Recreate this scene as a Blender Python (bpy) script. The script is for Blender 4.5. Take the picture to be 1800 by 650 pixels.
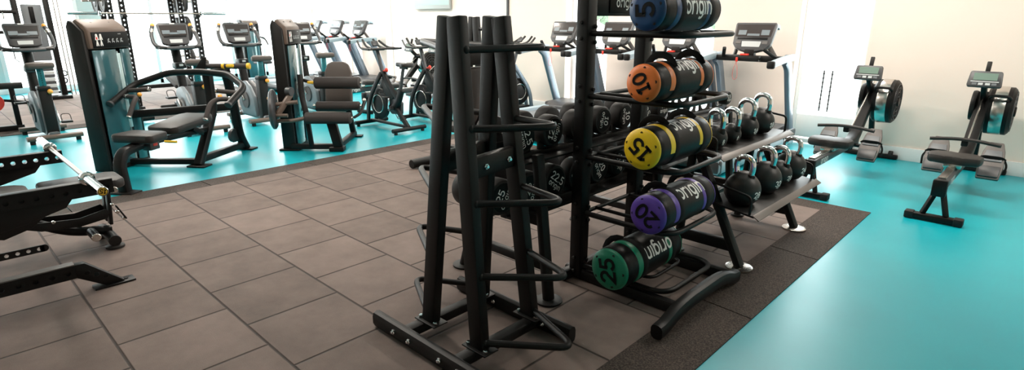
import bpy, bmesh, math, random
from mathutils import Vector, Matrix, Euler
random.seed(7)
for _o in list(bpy.data.objects): bpy.data.objects.remove(_o)
SC = bpy.context.scene
COL = SC.collection
R = math.radians
PI = math.pi

# ------------------------------------------------------------------ camera, sky, lights, exposure
# world axes: +Y runs to the window wall, +X runs along that wall towards the near right; z = 0 is the top of the rubber matting
cam_d = bpy.data.cameras.new('camera'); cam = bpy.data.objects.new('camera', cam_d); COL.objects.link(cam)
cam.location = (4.981, -0.423, 1.476)
cam.rotation_euler = (R(90-16.255), 0, R(43.96))
cam_d.sensor_width = 36; cam_d.lens = 36*1010.47/1800; cam_d.clip_start = .05; cam_d.clip_end = 300
SC.camera = cam
SC.view_settings.view_transform = 'Standard'; SC.view_settings.look = 'None'
SC.view_settings.gamma = 1; SC.view_settings.use_curve_mapping = False
SC.view_settings.exposure = 0.26
w = bpy.data.worlds.new('sky'); SC.world = w; w.use_nodes = True
bg = w.node_tree.nodes['Background']; bg.inputs[0].default_value = (.97, .985, 1, 1); bg.inputs[1].default_value = 9.0
def area(name, loc, sx, sy, power, rot=(0, 0, 0), color=(1, .90, .80)):
    d = bpy.data.lights.new(name, 'AREA'); d.shape = 'RECTANGLE'; d.size = sx; d.size_y = sy; d.energy = power; d.color = color
    o = bpy.data.objects.new(name, d); COL.objects.link(o); o.location = loc; o.rotation_euler = rot
    return o
CEIL = 3.0
for i, (x, y, p) in enumerate([(2.6, 1.2, 14), (0.0, 1.2, 66), (-3.0, 1.6, 75), (-6.4, 1.6, 95), (3.4, 5.2, 66), (0.2, 5.0, 80),
                               (-3.2, 5.0, 80), (-6.4, 5.0, 85), (5.9, 4.6, 60)]):
    area('ceiling_lamp', (x, y, CEIL-.03), 1.5, .35, p)

# ------------------------------------------------------------------ materials
def mat(name, col, rough=.5, metal=0, spec=.5, coat=0, bump=0, bscale=200, var=0, vscale=6, emit=None):
    m = bpy.data.materials.new(name); m.use_nodes = True
    nt = m.node_tree; b = nt.nodes['Principled BSDF']
    b.inputs['Base Color'].default_value = (*col, 1); b.inputs['Roughness'].default_value = rough
    b.inputs['Metallic'].default_value = metal; b.inputs['Specular IOR Level'].default_value = spec
    b.inputs['Coat Weight'].default_value = coat
    if var or bump:
        tc = nt.nodes.new('ShaderNodeTexCoord')
    if var:
        n = nt.nodes.new('ShaderNodeTexNoise'); n.inputs['Scale'].default_value = vscale; n.inputs['Detail'].default_value = 6
        nt.links.new(tc.outputs['Object'], n.inputs['Vector'])
        mx = nt.nodes.new('ShaderNodeMix'); mx.data_type = 'RGBA'
        mx.inputs['A'].default_value = (*[c*(1-var) for c in col], 1); mx.inputs['B'].default_value = (*[min(1, c*(1+var)) for c in col], 1)
        nt.links.new(n.outputs['Fac'], mx.inputs['Factor']); nt.links.new(mx.outputs['Result'], b.inputs['Base Color'])
    if bump:
        n2 = nt.nodes.new('ShaderNodeTexNoise'); n2.inputs['Scale'].default_value = bscale; n2.inputs['Detail'].default_value = 3
        nt.links.new(tc.outputs['Object'], n2.inputs['Vector'])
        bp = nt.nodes.new('ShaderNodeBump'); bp.inputs['Strength'].default_value = bump; bp.inputs['Distance'].default_value = .002
        nt.links.new(n2.outputs['Fac'], bp.inputs['Height']); nt.links.new(bp.outputs['Normal'], b.inputs['Normal'])
    if emit:
        b.inputs['Emission Color'].default_value = (*emit[:3], 1); b.inputs['Emission Strength'].default_value = emit[3]
    return m
M = dict(
    black=mat('black_powder_coat', (.0062, .0055, .0052), .45, spec=.26, bump=.05, bscale=900),
    black2=mat('satin_black', (.010, .0088, .0082), .5, spec=.3),
    rubber=mat('black_rubber', (.017, .0145, .0135), .6, spec=.35, var=.2, vscale=40),
    pad=mat('black_vinyl_pad', (.02, .0175, .016), .52, spec=.4, bump=.1, bscale=400),
    brownpad=mat('brown_vinyl_pad', (.075, .058, .05), .55, bump=.1, bscale=400),
    foam=mat('foam_roller', (.035, .028, .026), .75, bump=.15, bscale=500),
    slate=mat('slate_blue_metal', (.15, .19, .235), .33, metal=.45),
    silver=mat('silver_blue_plastic', (.30, .375, .42), .38, metal=0),
    grey=mat('grey_plastic', (.13, .14, .15), .45),
    dgrey=mat('dark_grey_plastic', (.05, .05, .053), .42),
    warmgrey=mat('warm_grey_plastic', (.11, .098, .092), .5),
    chrome=mat('chrome', (.86, .86, .86), .09, metal=1),
    steel=mat('brushed_steel', (.62, .58, .54), .25, metal=1, bump=.05, bscale=600),
    knurl=mat('knurled_steel', (.40, .35, .31), .34, metal=1, bump=.5, bscale=1200),
    screen=mat('display_glass', (.045, .035, .033), .12, coat=.4),
    lcd=mat('lcd_panel', (.16, .23, .19), .25),
    keys=mat('key_panel', (.16, .19, .21), .4),
    key=mat('pale_keys', (.48, .5, .5), .4),
    teal=mat('smoked_teal_shroud', (.028, .10, .118), .14, coat=.5),
    tealpost=mat('teal_seat_post', (.03, .22, .25), .25, metal=.3),
    pale=mat('pale_guide', (.50, .66, .67), .25, metal=.2),
    red=mat('red_knob', (.75, .05, .03), .4),
    orange=mat('amber_knob', (.9, .38, .06), .4),
    yellow=mat('yellow_lever', (.85, .52, .04), .4),
    white=mat('white_print', (.85, .83, .8), .5),
    wallp=mat('cream_wall_paint', (.88, .755, .675), .8, bump=.05, bscale=300),
    whitep=mat('white_gloss_paint', (.85, .84, .83), .4),
    ceil=mat('ceiling_paint', (.8, .79, .77), .9),
    frame=mat('pale_window_frame', (.78, .81, .82), .4),
    bagblack=mat('black_pvc', (.004, .0038, .0038), .42, spec=.16, bump=.2, bscale=60),
    strap=mat('black_webbing', (.007, .0066, .0064), .75, spec=.2, bump=.3, bscale=500),
    kettle=mat('kettlebell_urethane', (.014, .0125, .012), .45, spec=.4),
    tray=mat('grey_lip_metal', (.11, .092, .082), .42, metal=.3),
    brown=mat('bronze_plastic', (.13, .09, .07), .5),
    plate=mat('plate_rubber', (.03, .03, .03), .5),
    mint=mat('mint_panel', (.50, .62, .62), .5),
    grass=mat('outside_paving', (.75, .76, .74), .9),
    leaf=mat('hedge_leaf', (.085, .13, .08), .8, var=.4, vscale=3),
)
for k, c in dict(blue=(.004, .045, .14), orange=(.86, .20, .035), yellow=(.93, .60, .01), purple=(.095, .042, .33), green=(.005, .20, .105)).items():
    M['bag_'+k] = mat('bag_end_'+k, c, .42, bump=.3, bscale=45)

def glass_mat():
    m = bpy.data.materials.new('window_glass'); m.use_nodes = True; nt = m.node_tree
    nt.nodes.remove(nt.nodes['Principled BSDF']); out = nt.nodes['Material Output']
    t = nt.nodes.new('ShaderNodeBsdfTransparent'); t.inputs[0].default_value = (.95, .985, .98, 1)
    g = nt.nodes.new('ShaderNodeBsdfGlossy'); g.inputs['Roughness'].default_value = .02
    x = nt.nodes.new('ShaderNodeMixShader'); x.inputs[0].default_value = .05
    nt.links.new(t.outputs[0], x.inputs[1]); nt.links.new(g.outputs[0], x.inputs[2]); nt.links.new(x.outputs[0], out.inputs['Surface'])
    return m
M['glass'] = glass_mat()

def floor_mat():
    m = mat('turquoise_vinyl', (.004, .40, .44), .3, spec=.45)
    nt = m.node_tree; b = nt.nodes['Principled BSDF']; tc = nt.nodes.new('ShaderNodeTexCoord')
    n = nt.nodes.new('ShaderNodeTexNoise'); n.inputs['Scale'].default_value = 1.1; n.inputs['Detail'].default_value = 5
    nt.links.new(tc.outputs['Object'], n.inputs['Vector'])
    cr = nt.nodes.new('ShaderNodeValToRGB')
    cr.color_ramp.elements[0].position = .3; cr.color_ramp.elements[0].color = (.002, .30, .36, 1)
    cr.color_ramp.elements[1].position = .75; cr.color_ramp.elements[1].color = (.003, .37, .43, 1)
    nt.links.new(n.outputs['Fac'], cr.inputs[0]); nt.links.new(cr.outputs[0], b.inputs['Base Color'])
    n2 = nt.nodes.new('ShaderNodeTexNoise'); n2.inputs['Scale'].default_value = 1.6; n2.inputs['Detail'].default_value = 1
    nt.links.new(tc.outputs['Object'], n2.inputs['Vector'])
    mr = nt.nodes.new('ShaderNodeMapRange'); mr.inputs['To Min'].default_value = .26; mr.inputs['To Max'].default_value = .38
    nt.links.new(n2.outputs['Fac'], mr.inputs['Value']); nt.links.new(mr.outputs[0], b.inputs['Roughness'])
    return m
M['vinyl'] = floor_mat()

def tile_mat(name, col, flip=False):
    """half-metre rubber tiles in running bond; rows of tiles are 0.5 m along local Y, every other row shifted a quarter metre along X"""
    m = mat(name, col, .78, spec=.3)
    nt = m.node_tree; b = nt.nodes['Principled BSDF']; L = nt.links
    tc = nt.nodes.new('ShaderNodeTexCoord'); sp = nt.nodes.new('ShaderNodeSeparateXYZ'); L.new(tc.outputs['Object'], sp.inputs[0])
    def math_(op, a, bb=None, c=None):
        n = nt.nodes.new('ShaderNodeMath'); n.operation = op
        for i, v in enumerate((a, bb, c)):
            if v is None: continue
            if isinstance(v, (int, float)): n.inputs[i].default_value = v
            else: L.new(v, n.inputs[i])
        return n.outputs[0]
    u = math_('MULTIPLY', sp.outputs['Y'], 2.0); v = math_('MULTIPLY', sp.outputs['X'], 2.0)
    row = math_('FLOOR', u); odd = math_('MODULO', math_('ADD', row, 200), 2.0)
    vs = math_('ADD', v, math_('MULTIPLY', odd, .5))
    fu = math_('SUBTRACT', u, row); fv = math_('SUBTRACT', vs, math_('FLOOR', vs))
    du = math_('MINIMUM', fu, math_('SUBTRACT', 1.0, fu)); dv = math_('MINIMUM', fv, math_('SUBTRACT', 1.0, fv))
    d = math_('MINIMUM', du, dv)
    gr = nt.nodes.new('ShaderNodeMapRange'); gr.interpolation_type = 'SMOOTHSTEP'
    gr.inputs['From Min'].default_value = .004; gr.inputs['From Max'].default_value = .019; L.new(d, gr.inputs['Value'])
    cell = nt.nodes.new('ShaderNodeCombineXYZ'); L.new(row, cell.inputs[0]); L.new(math_('FLOOR', vs), cell.inputs[1])
    wn = nt.nodes.new('ShaderNodeTexWhiteNoise'); L.new(cell.outputs[0], wn.inputs['Vector'])
    n = nt.nodes.new('ShaderNodeTexNoise'); n.inputs['Scale'].default_value = 4.5; n.inputs['Detail'].default_value = 8; n.inputs['Roughness'].default_value = .65
    L.new(tc.outputs['Object'], n.inputs['Vector'])
    fine = nt.nodes.new('ShaderNodeTexNoise'); fine.inputs['Scale'].default_value = 260; fine.inputs['Detail'].default_value = 2
    L.new(tc.outputs['Object'], fine.inputs['Vector'])
    k = math_('ADD', math_('MULTIPLY', wn.outputs[0], .22), math_('MULTIPLY', n.outputs['Fac'], .75))
    k = math_('ADD', k, math_('MULTIPLY', fine.outputs['Fac'], .35))
    k = math_('ADD', k, .18)
    k = math_('MULTIPLY', k, math_('ADD', math_('MULTIPLY', gr.outputs[0], .72), .28))
    mx = nt.nodes.new('ShaderNodeVectorMath'); mx.operation = 'SCALE'; mx.inputs[0].default_value = col
    L.new(k, mx.inputs['Scale']); L.new(mx.outputs[0], b.inputs['Base Color'])
    bp = nt.nodes.new('ShaderNodeBump'); bp.inputs['Strength'].default_value = .8; bp.inputs['Distance'].default_value = .006
    L.new(math_('ADD', gr.outputs[0], math_('MULTIPLY', fine.outputs['Fac'], .12)), bp.inputs['Height']); L.new(bp.outputs['Normal'], b.inputs['Normal'])
    return m
M['tile'] = tile_mat('rubber_tile', (.20, .152, .132))
def speckle_mat():
    m = mat('speckled_rubber', (.04, .03, .025), .8, spec=.25, bump=.9, bscale=160)
    nt = m.node_tree; b = nt.nodes['Principled BSDF']; tc = nt.nodes.new('ShaderNodeTexCoord')
    n = nt.nodes.new('ShaderNodeTexNoise'); n.inputs['Scale'].default_value = 130; n.inputs['Detail'].default_value = 3
    nt.links.new(tc.outputs['Object'], n.inputs['Vector'])
    cr = nt.nodes.new('ShaderNodeValToRGB')
    cr.color_ramp.elements[0].position = .38; cr.color_ramp.elements[0].color = (.027, .020, .017, 1)
    cr.color_ramp.elements[1].position = .68; cr.color_ramp.elements[1].color = (.095, .073, .06, 1)
    nt.links.new(n.outputs['Fac'], cr.inputs[0]); nt.links.new(cr.outputs[0], b.inputs['Base Color'])
    return m
M['ramp'] = speckle_mat()

# ------------------------------------------------------------------ geometry helpers
def V(*a): return Vector(a) if len(a) > 1 else Vector(a[0])
def frame_of(d, up=(0, 0, 1)):
    d = Vector(d).normalized(); up = Vector(up)
    s = d.cross(up)
    if s.length < 1e-4: s = d.cross(Vector((0, 1, 0)))
    s.normalize(); return d, s, s.cross(d).normalized()
def fillet_pts(pts, r, n=5, closed=False):
    pts = [Vector(p) for p in pts]; out = []; N = len(pts)
    for i, p in enumerate(pts):
        if not closed and i in (0, N-1): out.append(p); continue
        a, b = pts[i-1], pts[(i+1) % N]
        da, db = (a-p), (b-p); la, lb = da.length, db.length
        da.normalize(); db.normalize()
        t = min(r, la*.49, lb*.49); q0, q1 = p+da*t, p+db*t
        for k in range(n+1):
            s = k/n; out.append(q0*(1-s)**2+p*2*s*(1-s)+q1*s*s)
    return out
class MB:
    def __init__(s): s.bm = bmesh.new()
    def _merge(s, tb, mtx=None):
        if mtx is not None: bmesh.ops.transform(tb, matrix=mtx, verts=tb.verts)
        me = bpy.data.meshes.new('tmp'); tb.to_mesh(me); tb.free(); s.bm.from_mesh(me); bpy.data.meshes.remove(me)
        return s
    def box(s, c, size, bev=.004, rot=None, seg=2, taper=None):
        tb = bmesh.new(); bmesh.ops.create_cube(tb, size=1)
        for v in tb.verts:
            tx = 1.0
            if taper and v.co.z > 0: tx = taper
            v.co = Vector((v.co.x*size[0]*tx, v.co.y*size[1]*tx, v.co.z*size[2]))
        b = min(bev, min(size)*.45)
        if b > 0: bmesh.ops.bevel(tb, geom=list(tb.edges), offset=b, segments=seg, affect='EDGES', profile=.5)
        m = Matrix.Translation(Vector(c))
        if rot: m = m @ Euler([R(a) for a in rot]).to_matrix().to_4x4()
        return s._merge(tb, m)
    def bar(s, p, q, w, h, up=(0, 0, 1), bev=.004):
        """rectangular section from p to q: w sideways, h along up"""
        p, q = Vector(p), Vector(q); d, sd, u = frame_of(q-p, up)
        tb = bmesh.new(); bmesh.ops.create_cube(tb, size=1); L = (q-p).length
        for v in tb.verts: v.co = Vector((v.co.x*w, v.co.y*L, v.co.z*h))
        b = min(bev, min(w, h, L)*.45)
        if b > 0: bmesh.ops.bevel(tb, geom=list(tb.edges), offset=b, segments=2, affect='EDGES', profile=.5)
        m = Matrix((sd, d, u)).transposed().to_4x4(); m.translation = (p+q)/2
        return s._merge(tb, m)
    def sweep(s, pts, prof, up=(0, 0, 1), closed=False, caps=True, scale=None):
        pts = [Vector(p) for p in pts]; N = len(pts); bm = s.bm; rings = []
        prev = None
        for i, p in enumerate(pts):
            if closed: d = pts[(i+1) % N]-pts[i-1]
            else: d = pts[min(i+1, N-1)]-pts[max(i-1, 0)]
            d.normalize()
            if prev is None: _, sd, u = frame_of(d, up)
            else:
                sd = prev - d*prev.dot(d)
                if sd.length < 1e-6: _, sd, _ = frame_of(d, up)
                sd.normalize(); u = sd.cross(d).normalized()
            prev = sd; k = scale[i] if scale else 1
            rings.append([bm.verts.new(p+sd*a*k+u*b*k) for a, b in prof])
        n = len(prof)
        for i in range(N if closed else N-1):
            a, b = rings[i], rings[(i+1) % N]
            for j in range(n): bm.faces.new((a[j], a[(j+1) % n], b[(j+1) % n], b[j]))
        if caps and not closed:
            bm.faces.new(rings[0][::-1]); bm.faces.new(rings[-1])
        return s
    def tube(s, pts, r, fillet=0, closed=False, seg=10, n=5):
        if fillet: pts = fillet_pts(pts, fillet, n, closed)
        return s.sweep(pts, [(r*math.cos(2*PI*i/seg), r*math.sin(2*PI*i/seg)) for i in range(seg)], closed=closed)
    def rtube(s, pts, w, h, fillet=0, up=(0, 0, 1), c=.25, n=5):
        """rounded-rectangle section swept along a bent path"""
        if fillet: pts = fillet_pts(pts, fillet, n)
        k = min(w, h)*c; a, b = w/2, h/2
        prof = []
        for sx, sy, a0 in ((1, 1, 0), (-1, 1, 90), (-1, -1, 180), (1, -1, 270)):
            for t in (0, 45, 90):
                prof.append((sx*(a-k)+k*math.cos(R(a0+t)), sy*(b-k)+k*math.sin(R(a0+t))))
        return s.sweep(pts, prof, up=up)
    def lathe(s, prof, c, axis=(0, 0, 1), seg=24, a0=0, a1=360, caps=True):
        """prof: list of (radius, distance along axis)"""
        d, sd, u = frame_of(axis, (0, 0, 1) if abs(Vector(axis).normalized().z) < .9 else (0, 1, 0)); c = Vector(c); bm = s.bm
        full = abs(a1-a0) >= 360; n = seg if full else seg+1; rings = []
        for r, h in prof:
            if r < 1e-6: rings.append([bm.verts.new(c+d*h)])
            else: rings.append([bm.verts.new(c+d*h+(sd*math.cos(R(a0+(a1-a0)*i/seg))+u*math.sin(R(a0+(a1-a0)*i/seg)))*r) for i in range(n)])
        for a, b in zip(rings, rings[1:]):
            for j in range(n if full else n-1):
                k = (j+1) % n
                if len(a) == 1 and len(b) == 1: continue
                if len(a) == 1: bm.faces.new((a[0], b[k], b[j]))
                elif len(b) == 1: bm.faces.new((a[j], a[k], b[0]))
                else: bm.faces.new((a[j], a[k], b[k], b[j]))
        if caps and full:
            if len(rings[0]) > 1: bm.faces.new(rings[0][::-1])
            if len(rings[-1]) > 1: bm.faces.new(rings[-1])
        return s
    def cyl(s, p, q, r, r2=None, seg=18, bev=.003):
        p, q = Vector(p), Vector(q); L = (q-p).length; r2 = r if r2 is None else r2
        b = min(bev, L*.3, r*.5, r2*.5)
        return s.lathe([(r-b, 0), (r, b), (r2, L-b), (r2-b, L)], p, q-p, seg)
    def ring(s, c, axis, r, rt, seg=28, ts=10):
        d, sd, u = frame_of(axis, (0, 0, 1) if abs(Vector(axis).normalized().z) < .9 else (0, 1, 0)); c = Vector(c)
        return s.tube([c+(sd*math.cos(2*PI*i/seg)+u*math.sin(2*PI*i/seg))*r for i in range(seg)], rt, closed=True, seg=ts)
    def ell(s, c, r, seg=20, rot=None):
        tb = bmesh.new(); bmesh.ops.create_uvsphere(tb, u_segments=seg, v_segments=max(8, seg//2), radius=1)
        for v in tb.verts: v.co = Vector((v.co.x*r[0], v.co.y*r[1], v.co.z*r[2]))
        m = Matrix.Translation(Vector(c))
        if rot: m = m @ Euler([R(a) for a in rot]).to_matrix().to_4x4()
        return s._merge(tb, m)
    def prism(s, pts, o, ax, ay, depth, bev=0):
        """polygon pts in the plane (ax, ay) at o, extruded by depth along ax x ay (centred)"""
        ax, ay, o = Vector(ax).normalized(), Vector(ay).normalized(), Vector(o); n = ax.cross(ay).normalized()
        tb = bmesh.new(); A = [tb.verts.new(o+ax*x+ay*y-n*depth/2) for x, y in pts]; B = [tb.verts.new(o+ax*x+ay*y+n*depth/2) for x, y in pts]
        tb.faces.new(A[::-1]); tb.faces.new(B); k = len(pts)
        for i in range(k): tb.faces.new((A[i], A[(i+1) % k], B[(i+1) % k], B[i]))
        bmesh.ops.recalc_face_normals(tb, faces=tb.faces)
        if bev: bmesh.ops.bevel(tb, geom=list(tb.edges), offset=bev, segments=2, affect='EDGES', profile=.5)
        return s._merge(tb)
    def holed(s, p, q, h, t, up, n, hr, bev=0):
        """flat bar from p to q, height h along up, thickness t, with n real round holes"""
        p, q = Vector(p), Vector(q); d, sd, u = frame_of(q-p, up); L = (q-p).length; cw = L/n; bm = s.bm; S = 16
        def sq(a):
            c, si = math.cos(a), math.sin(a); k = 1/max(abs(c), abs(si)); return c*k, si*k
        for i in range(n):
            c = p+d*(cw*(i+.5)); lay = []
            for sgn in (-1, 1):
                o = c+sd*sgn*t/2
                inn = [bm.verts.new(o+d*hr*math.cos(2*PI*j/S)+u*hr*math.sin(2*PI*j/S)) for j in range(S)]
                outv = [bm.verts.new(o+d*sq(2*PI*j/S)[0]*cw/2+u*sq(2*PI*j/S)[1]*h/2) for j in range(S)]
                lay.append((inn, outv))
                for j in range(S):
                    k = (j+1) % S; f = (inn[j], outv[j], outv[k], inn[k])
                    bm.faces.new(f if sgn < 0 else f[::-1])
            for j in range(S):
                k = (j+1) % S
                bm.faces.new((lay[0][0][j], lay[0][0][k], lay[1][0][k], lay[1][0][j]))
                a = sq(2*PI*j/S); b2 = sq(2*PI*k/S)
                if abs(a[1]) > .99 and abs(b2[1]) > .99 and a[1]*b2[1] > 0 or (i in (0, n-1) and abs(a[0]) > .99 and abs(b2[0]) > .99):
                    bm.faces.new((lay[0][1][k], lay[0][1][j], lay[1][1][j], lay[1][1][k]))
        return s
    def text(s, txt, size, wid, fn, tracking=.26):
        """stroke lettering: fn maps flat (x, y) to a point, txt centred on (0, 0)"""
        lines, tot = glyph_lines(txt, tracking); bm = s.bm
        for pl in lines:
            P = [((x-tot/2)*size, (y-.5)*size) for x, y in pl]
            N = len(P); hw = wid*size/2; L, Rr = [], []
            closed = (abs(P[0][0]-P[-1][0])+abs(P[0][1]-P[-1][1])) < 1e-6
            for i in range(N):
                a = P[i-1] if i else (P[-2] if closed else P[0]); b = P[i+1] if i < N-1 else (P[1] if closed else P[-1])
                dx, dy = b[0]-a[0], b[1]-a[1]; l = math.hypot(dx, dy) or 1; dx /= l; dy /= l
                if 0 < i < N-1:
                    e1 = (P[i][0]-a[0], P[i][1]-a[1]); l1 = math.hypot(*e1) or 1; cs = max(.5, (e1[0]*dx+e1[1]*dy)/l1)
                else: cs = 1
                px, py = P[i]
                if not closed and i == 0: px -= dx*hw*.6; py -= dy*hw*.6
                if not closed and i == N-1: px += dx*hw*.6; py += dy*hw*.6
                L.append(bm.verts.new(fn(px-dy*hw/cs, py+dx*hw/cs))); Rr.append(bm.verts.new(fn(px+dy*hw/cs, py-dx*hw/cs)))
            for i in range(N-1): bm.faces.new((Rr[i], Rr[i+1], L[i+1], L[i]))
        return s
    def build(s, name, m, parent=None, ang=38, off=None, fixn=True):
        me = bpy.data.meshes.new(name)
        if off is not None: bmesh.ops.translate(s.bm, vec=-Vector(off), verts=s.bm.verts)
        if fixn: bmesh.ops.recalc_face_normals(s.bm, faces=s.bm.faces)
        s.bm.to_mesh(me); s.bm.free()
        me.shade_smooth(); me.set_sharp_from_angle(angle=R(ang))
        me.materials.append(M[m] if isinstance(m, str) else m)
        o = bpy.data.objects.new(name, me); COL.objects.link(o)
        if parent is not None: o.parent = parent
        return o
def arc(cx, cy, rx, ry, a0, a1, n=12): return [(cx+rx*math.cos(R(a0+(a1-a0)*i/n)), cy+ry*math.sin(R(a0+(a1-a0)*i/n))) for i in range(n+1)]
def seg(*p, n=4):
    out = []
    for a, b in zip(p, p[1:]): out += [(a[0]+(b[0]-a[0])*i/n, a[1]+(b[1]-a[1])*i/n) for i in range(n)]
    return out+[p[-1]]
GL = {
    'o': ([arc(.4, .5, .36, .46, 0, 360, 18)], .8), 'i': ([seg((.1, 0), (.1, .96))], .2),
    'r': ([seg((.1, 0), (.1, .96)), arc(.5, .5, .4, .44, 180, 75, 7)], .58),
    'g': ([arc(.4, .5, .36, .46, 0, 360, 18), seg((.76, .96), (.76, -.05))+arc(.42, -.05, .34, .33, 0, -120, 8)], .84),
    'n': ([seg((.1, 0), (.1, .96)), arc(.43, .58, .33, .38, 180, 0, 9)+seg((.76, .5), (.76, 0))], .84),
    '0': ([arc(.42, .5, .36, .6, 0, 360, 20)], .84), '1': ([seg((.05, .78), (.35, 1.1), (.35, -.1)), seg((.1, -.1), (.6, -.1))], .62),
    '2': ([arc(.4, .75, .36, .35, 165, -35, 9)+seg((.6, .5), (.05, -.1), (.78, -.1))], .82),
    '3': ([arc(.36, .8, .34, .3, 150, -90, 9)+arc(.36, .2, .38, .3, 90, -150, 9)], .78),
    '4': ([seg((.6, -.1), (.6, 1.1), (.02, .22), (.82, .22))], .86),
    '5': ([seg((.7, 1.1), (.14, 1.1), (.1, .55))+arc(.37, .26, .37, .36, 125, -150, 12)], .8),
    '6': ([arc(.4, .26, .36, .36, 0, 360, 16), seg((.06, .35), (.5, 1.1))], .8),
    '7': ([seg((.05, 1.1), (.72, 1.1), (.25, -.1))], .76), '8': ([arc(.4, .8, .3, .3, 0, 360, 14), arc(.4, .2, .36, .3, 0, 360, 14)], .8),
    '9': ([arc(.4, .74, .36, .36, 0, 360, 16), seg((.74, .7), (.3, -.1))], .8), '.': ([seg((.08, -.08), (.08, -.02))], .2),
    '-': ([seg((0, .5), (.8, .5))], .8)}
def glyph_lines(t, tr):
    x, out = 0, []
    for ch in t:
        if ch == ' ': x += .5; continue
        ls, adv = GL[ch]
        for l in ls: out.append([(x+a, b) for a, b in l])
        x += adv+tr
    return out, x-tr
def flat(o, ax, ay, ang=0):
    o, ax, ay = Vector(o), Vector(ax).normalized(), Vector(ay).normalized(); c, s_ = math.cos(R(ang)), math.sin(R(ang))
    return lambda x, y: o+ax*(x*c-y*s_)+ay*(x*s_+y*c)

def tag(o, label, cat, group=None, kind=None):
    if label: o['label'] = label
    if cat: o['category'] = cat
    if group: o['group'] = group
    if kind: o['kind'] = kind
    return o
def thing(name, label, cat, loc=(0, 0, 0), rz=0, group=None):
    o = bpy.data.objects.new(name, None); COL.objects.link(o); o.location = loc; o.rotation_euler = (0, 0, R(rz)); o.empty_display_size = .1
    return tag(o, label, cat, group)
KIDS = {}
def kids(o): return [c for c in bpy.data.objects if c.parent == o]
def dup(o, loc=None, rz=None, label=None, parent=None):
    c = o.copy(); COL.objects.link(c)
    if parent is not None: c.parent = parent
    if loc is not None: c.location = loc
    if rz is not None: c.rotation_euler = (0, 0, R(rz))
    if label: c['label'] = label
    for k in kids(o): dup(k, parent=c)
    return c
def struct(name, mb, m, ang=38): return tag(mb.build(name, m, None, ang), None, None, None, 'structure')
FZ = -.02          # level of the turquoise floor
exec_order = []

# ------------------------------------------------------------------ the setting
WY, WX = 6.93, -10.4            # window wall, glazed end wall
XB, YB = 9.0, -4.0
struct('floor', MB().box(((XB+WX)/2, (WY+YB)/2, FZ-.05), (XB-WX+.4, WY-YB+.4, .1), 0), 'vinyl')
struct('ceiling', MB().box(((XB+WX)/2, (WY+YB)/2, CEIL+.05), (XB-WX+.4, WY-YB+.4, .1), 0), 'ceil')
OPEN = [(-9.38, -8.66, 0), (-7.62, -6.9, 0), (-5.9, -5.2, 0), (-.93, -.13, 0), (.82, 1.53, 0), (2.56, 3.3, 1)]
SILL, HEAD, TH = .16, 2.62, .34
wb = MB(); x0 = WX
for a, b, d in OPEN:
    wb.box(((x0+a)/2, WY+TH/2, (CEIL+FZ)/2), (a-x0, TH, CEIL-FZ), 0)
    if not d: wb.box(((a+b)/2, WY+TH/2, (SILL+FZ)/2), (b-a, TH, SILL-FZ), 0)
    wb.box(((a+b)/2, WY+TH/2, (HEAD+CEIL)/2), (b-a, TH, CEIL-HEAD), 0)
    x0 = b
wb.box(((x0+XB)/2, WY+TH/2, (CEIL+FZ)/2), (XB-x0, TH, CEIL-FZ), 0)
struct('wall_right', wb, 'wallp')
struct('wall_front', MB().box((XB+.1, (WY+YB)/2, CEIL/2), (.2, WY-YB+.4, CEIL+.04), 0), 'wallp')
struct('wall_left', MB().box(((XB+WX)/2, YB-.1, CEIL/2), (XB-WX+.4, .2, CEIL+.04), 0), 'wallp')
k = 0
for a, b, d in OPEN:
    k += 1
    f = MB(); lo = SILL if not d else FZ+.01; yy = WY+.2
    fw = .05
    f.box((a+fw/2, yy, (lo+HEAD)/2), (fw, .07, HEAD-lo), .004); f.box((b-fw/2, yy, (lo+HEAD)/2), (fw, .07, HEAD-lo), .004)
    f.box(((a+b)/2, yy, HEAD-fw/2), (b-a-2*fw, .07, fw), .004); f.box(((a+b)/2, yy, lo+fw/2), (b-a-2*fw, .07, fw), .004)
    if d: f.box(((a+b)/2, yy, .2), (b-a-2*fw, .06, .28), .004)
    o = struct('door_1' if d else 'window_%d' % k, f, 'frame')
    MB().box(((a+b)/2, yy, (lo+HEAD)/2), (b-a-2*fw, .008, HEAD-lo-2*fw), 0).build('glass_pane', 'glass', o)
    if d:
        for hx in (2.865, 2.955):
            h = MB(); h.cyl((hx, yy-.075, .40), (hx, yy-.075, .88), .009, seg=10)
            for hz in (.45, .83): h.cyl((hx, yy-.075, hz), (hx, yy-.01, hz), .006, seg=8)
            for i in range(9): h.cyl((hx, yy-.075, .43+i*.05), (hx, yy-.075, .45+i*.05), .0125, seg=10)
            h.build('pull_handle', 'dgrey', o)
bb = MB(); x0 = WX
for a, b, d in OPEN:
    if d: bb.box(((x0+a)/2, WY-.011, FZ+.07), (a-x0, .022, .14), .004); x0 = b
bb.box(((x0+XB)/2, WY-.011, FZ+.07), (XB-x0, .022, .14), .004)
struct('baseboard_right', bb, 'whitep')
struct('trim_1', MB().box((-2.2, WY-.012, CEIL/2), (.045, .024, CEIL-.3), .003), 'dgrey')
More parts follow.
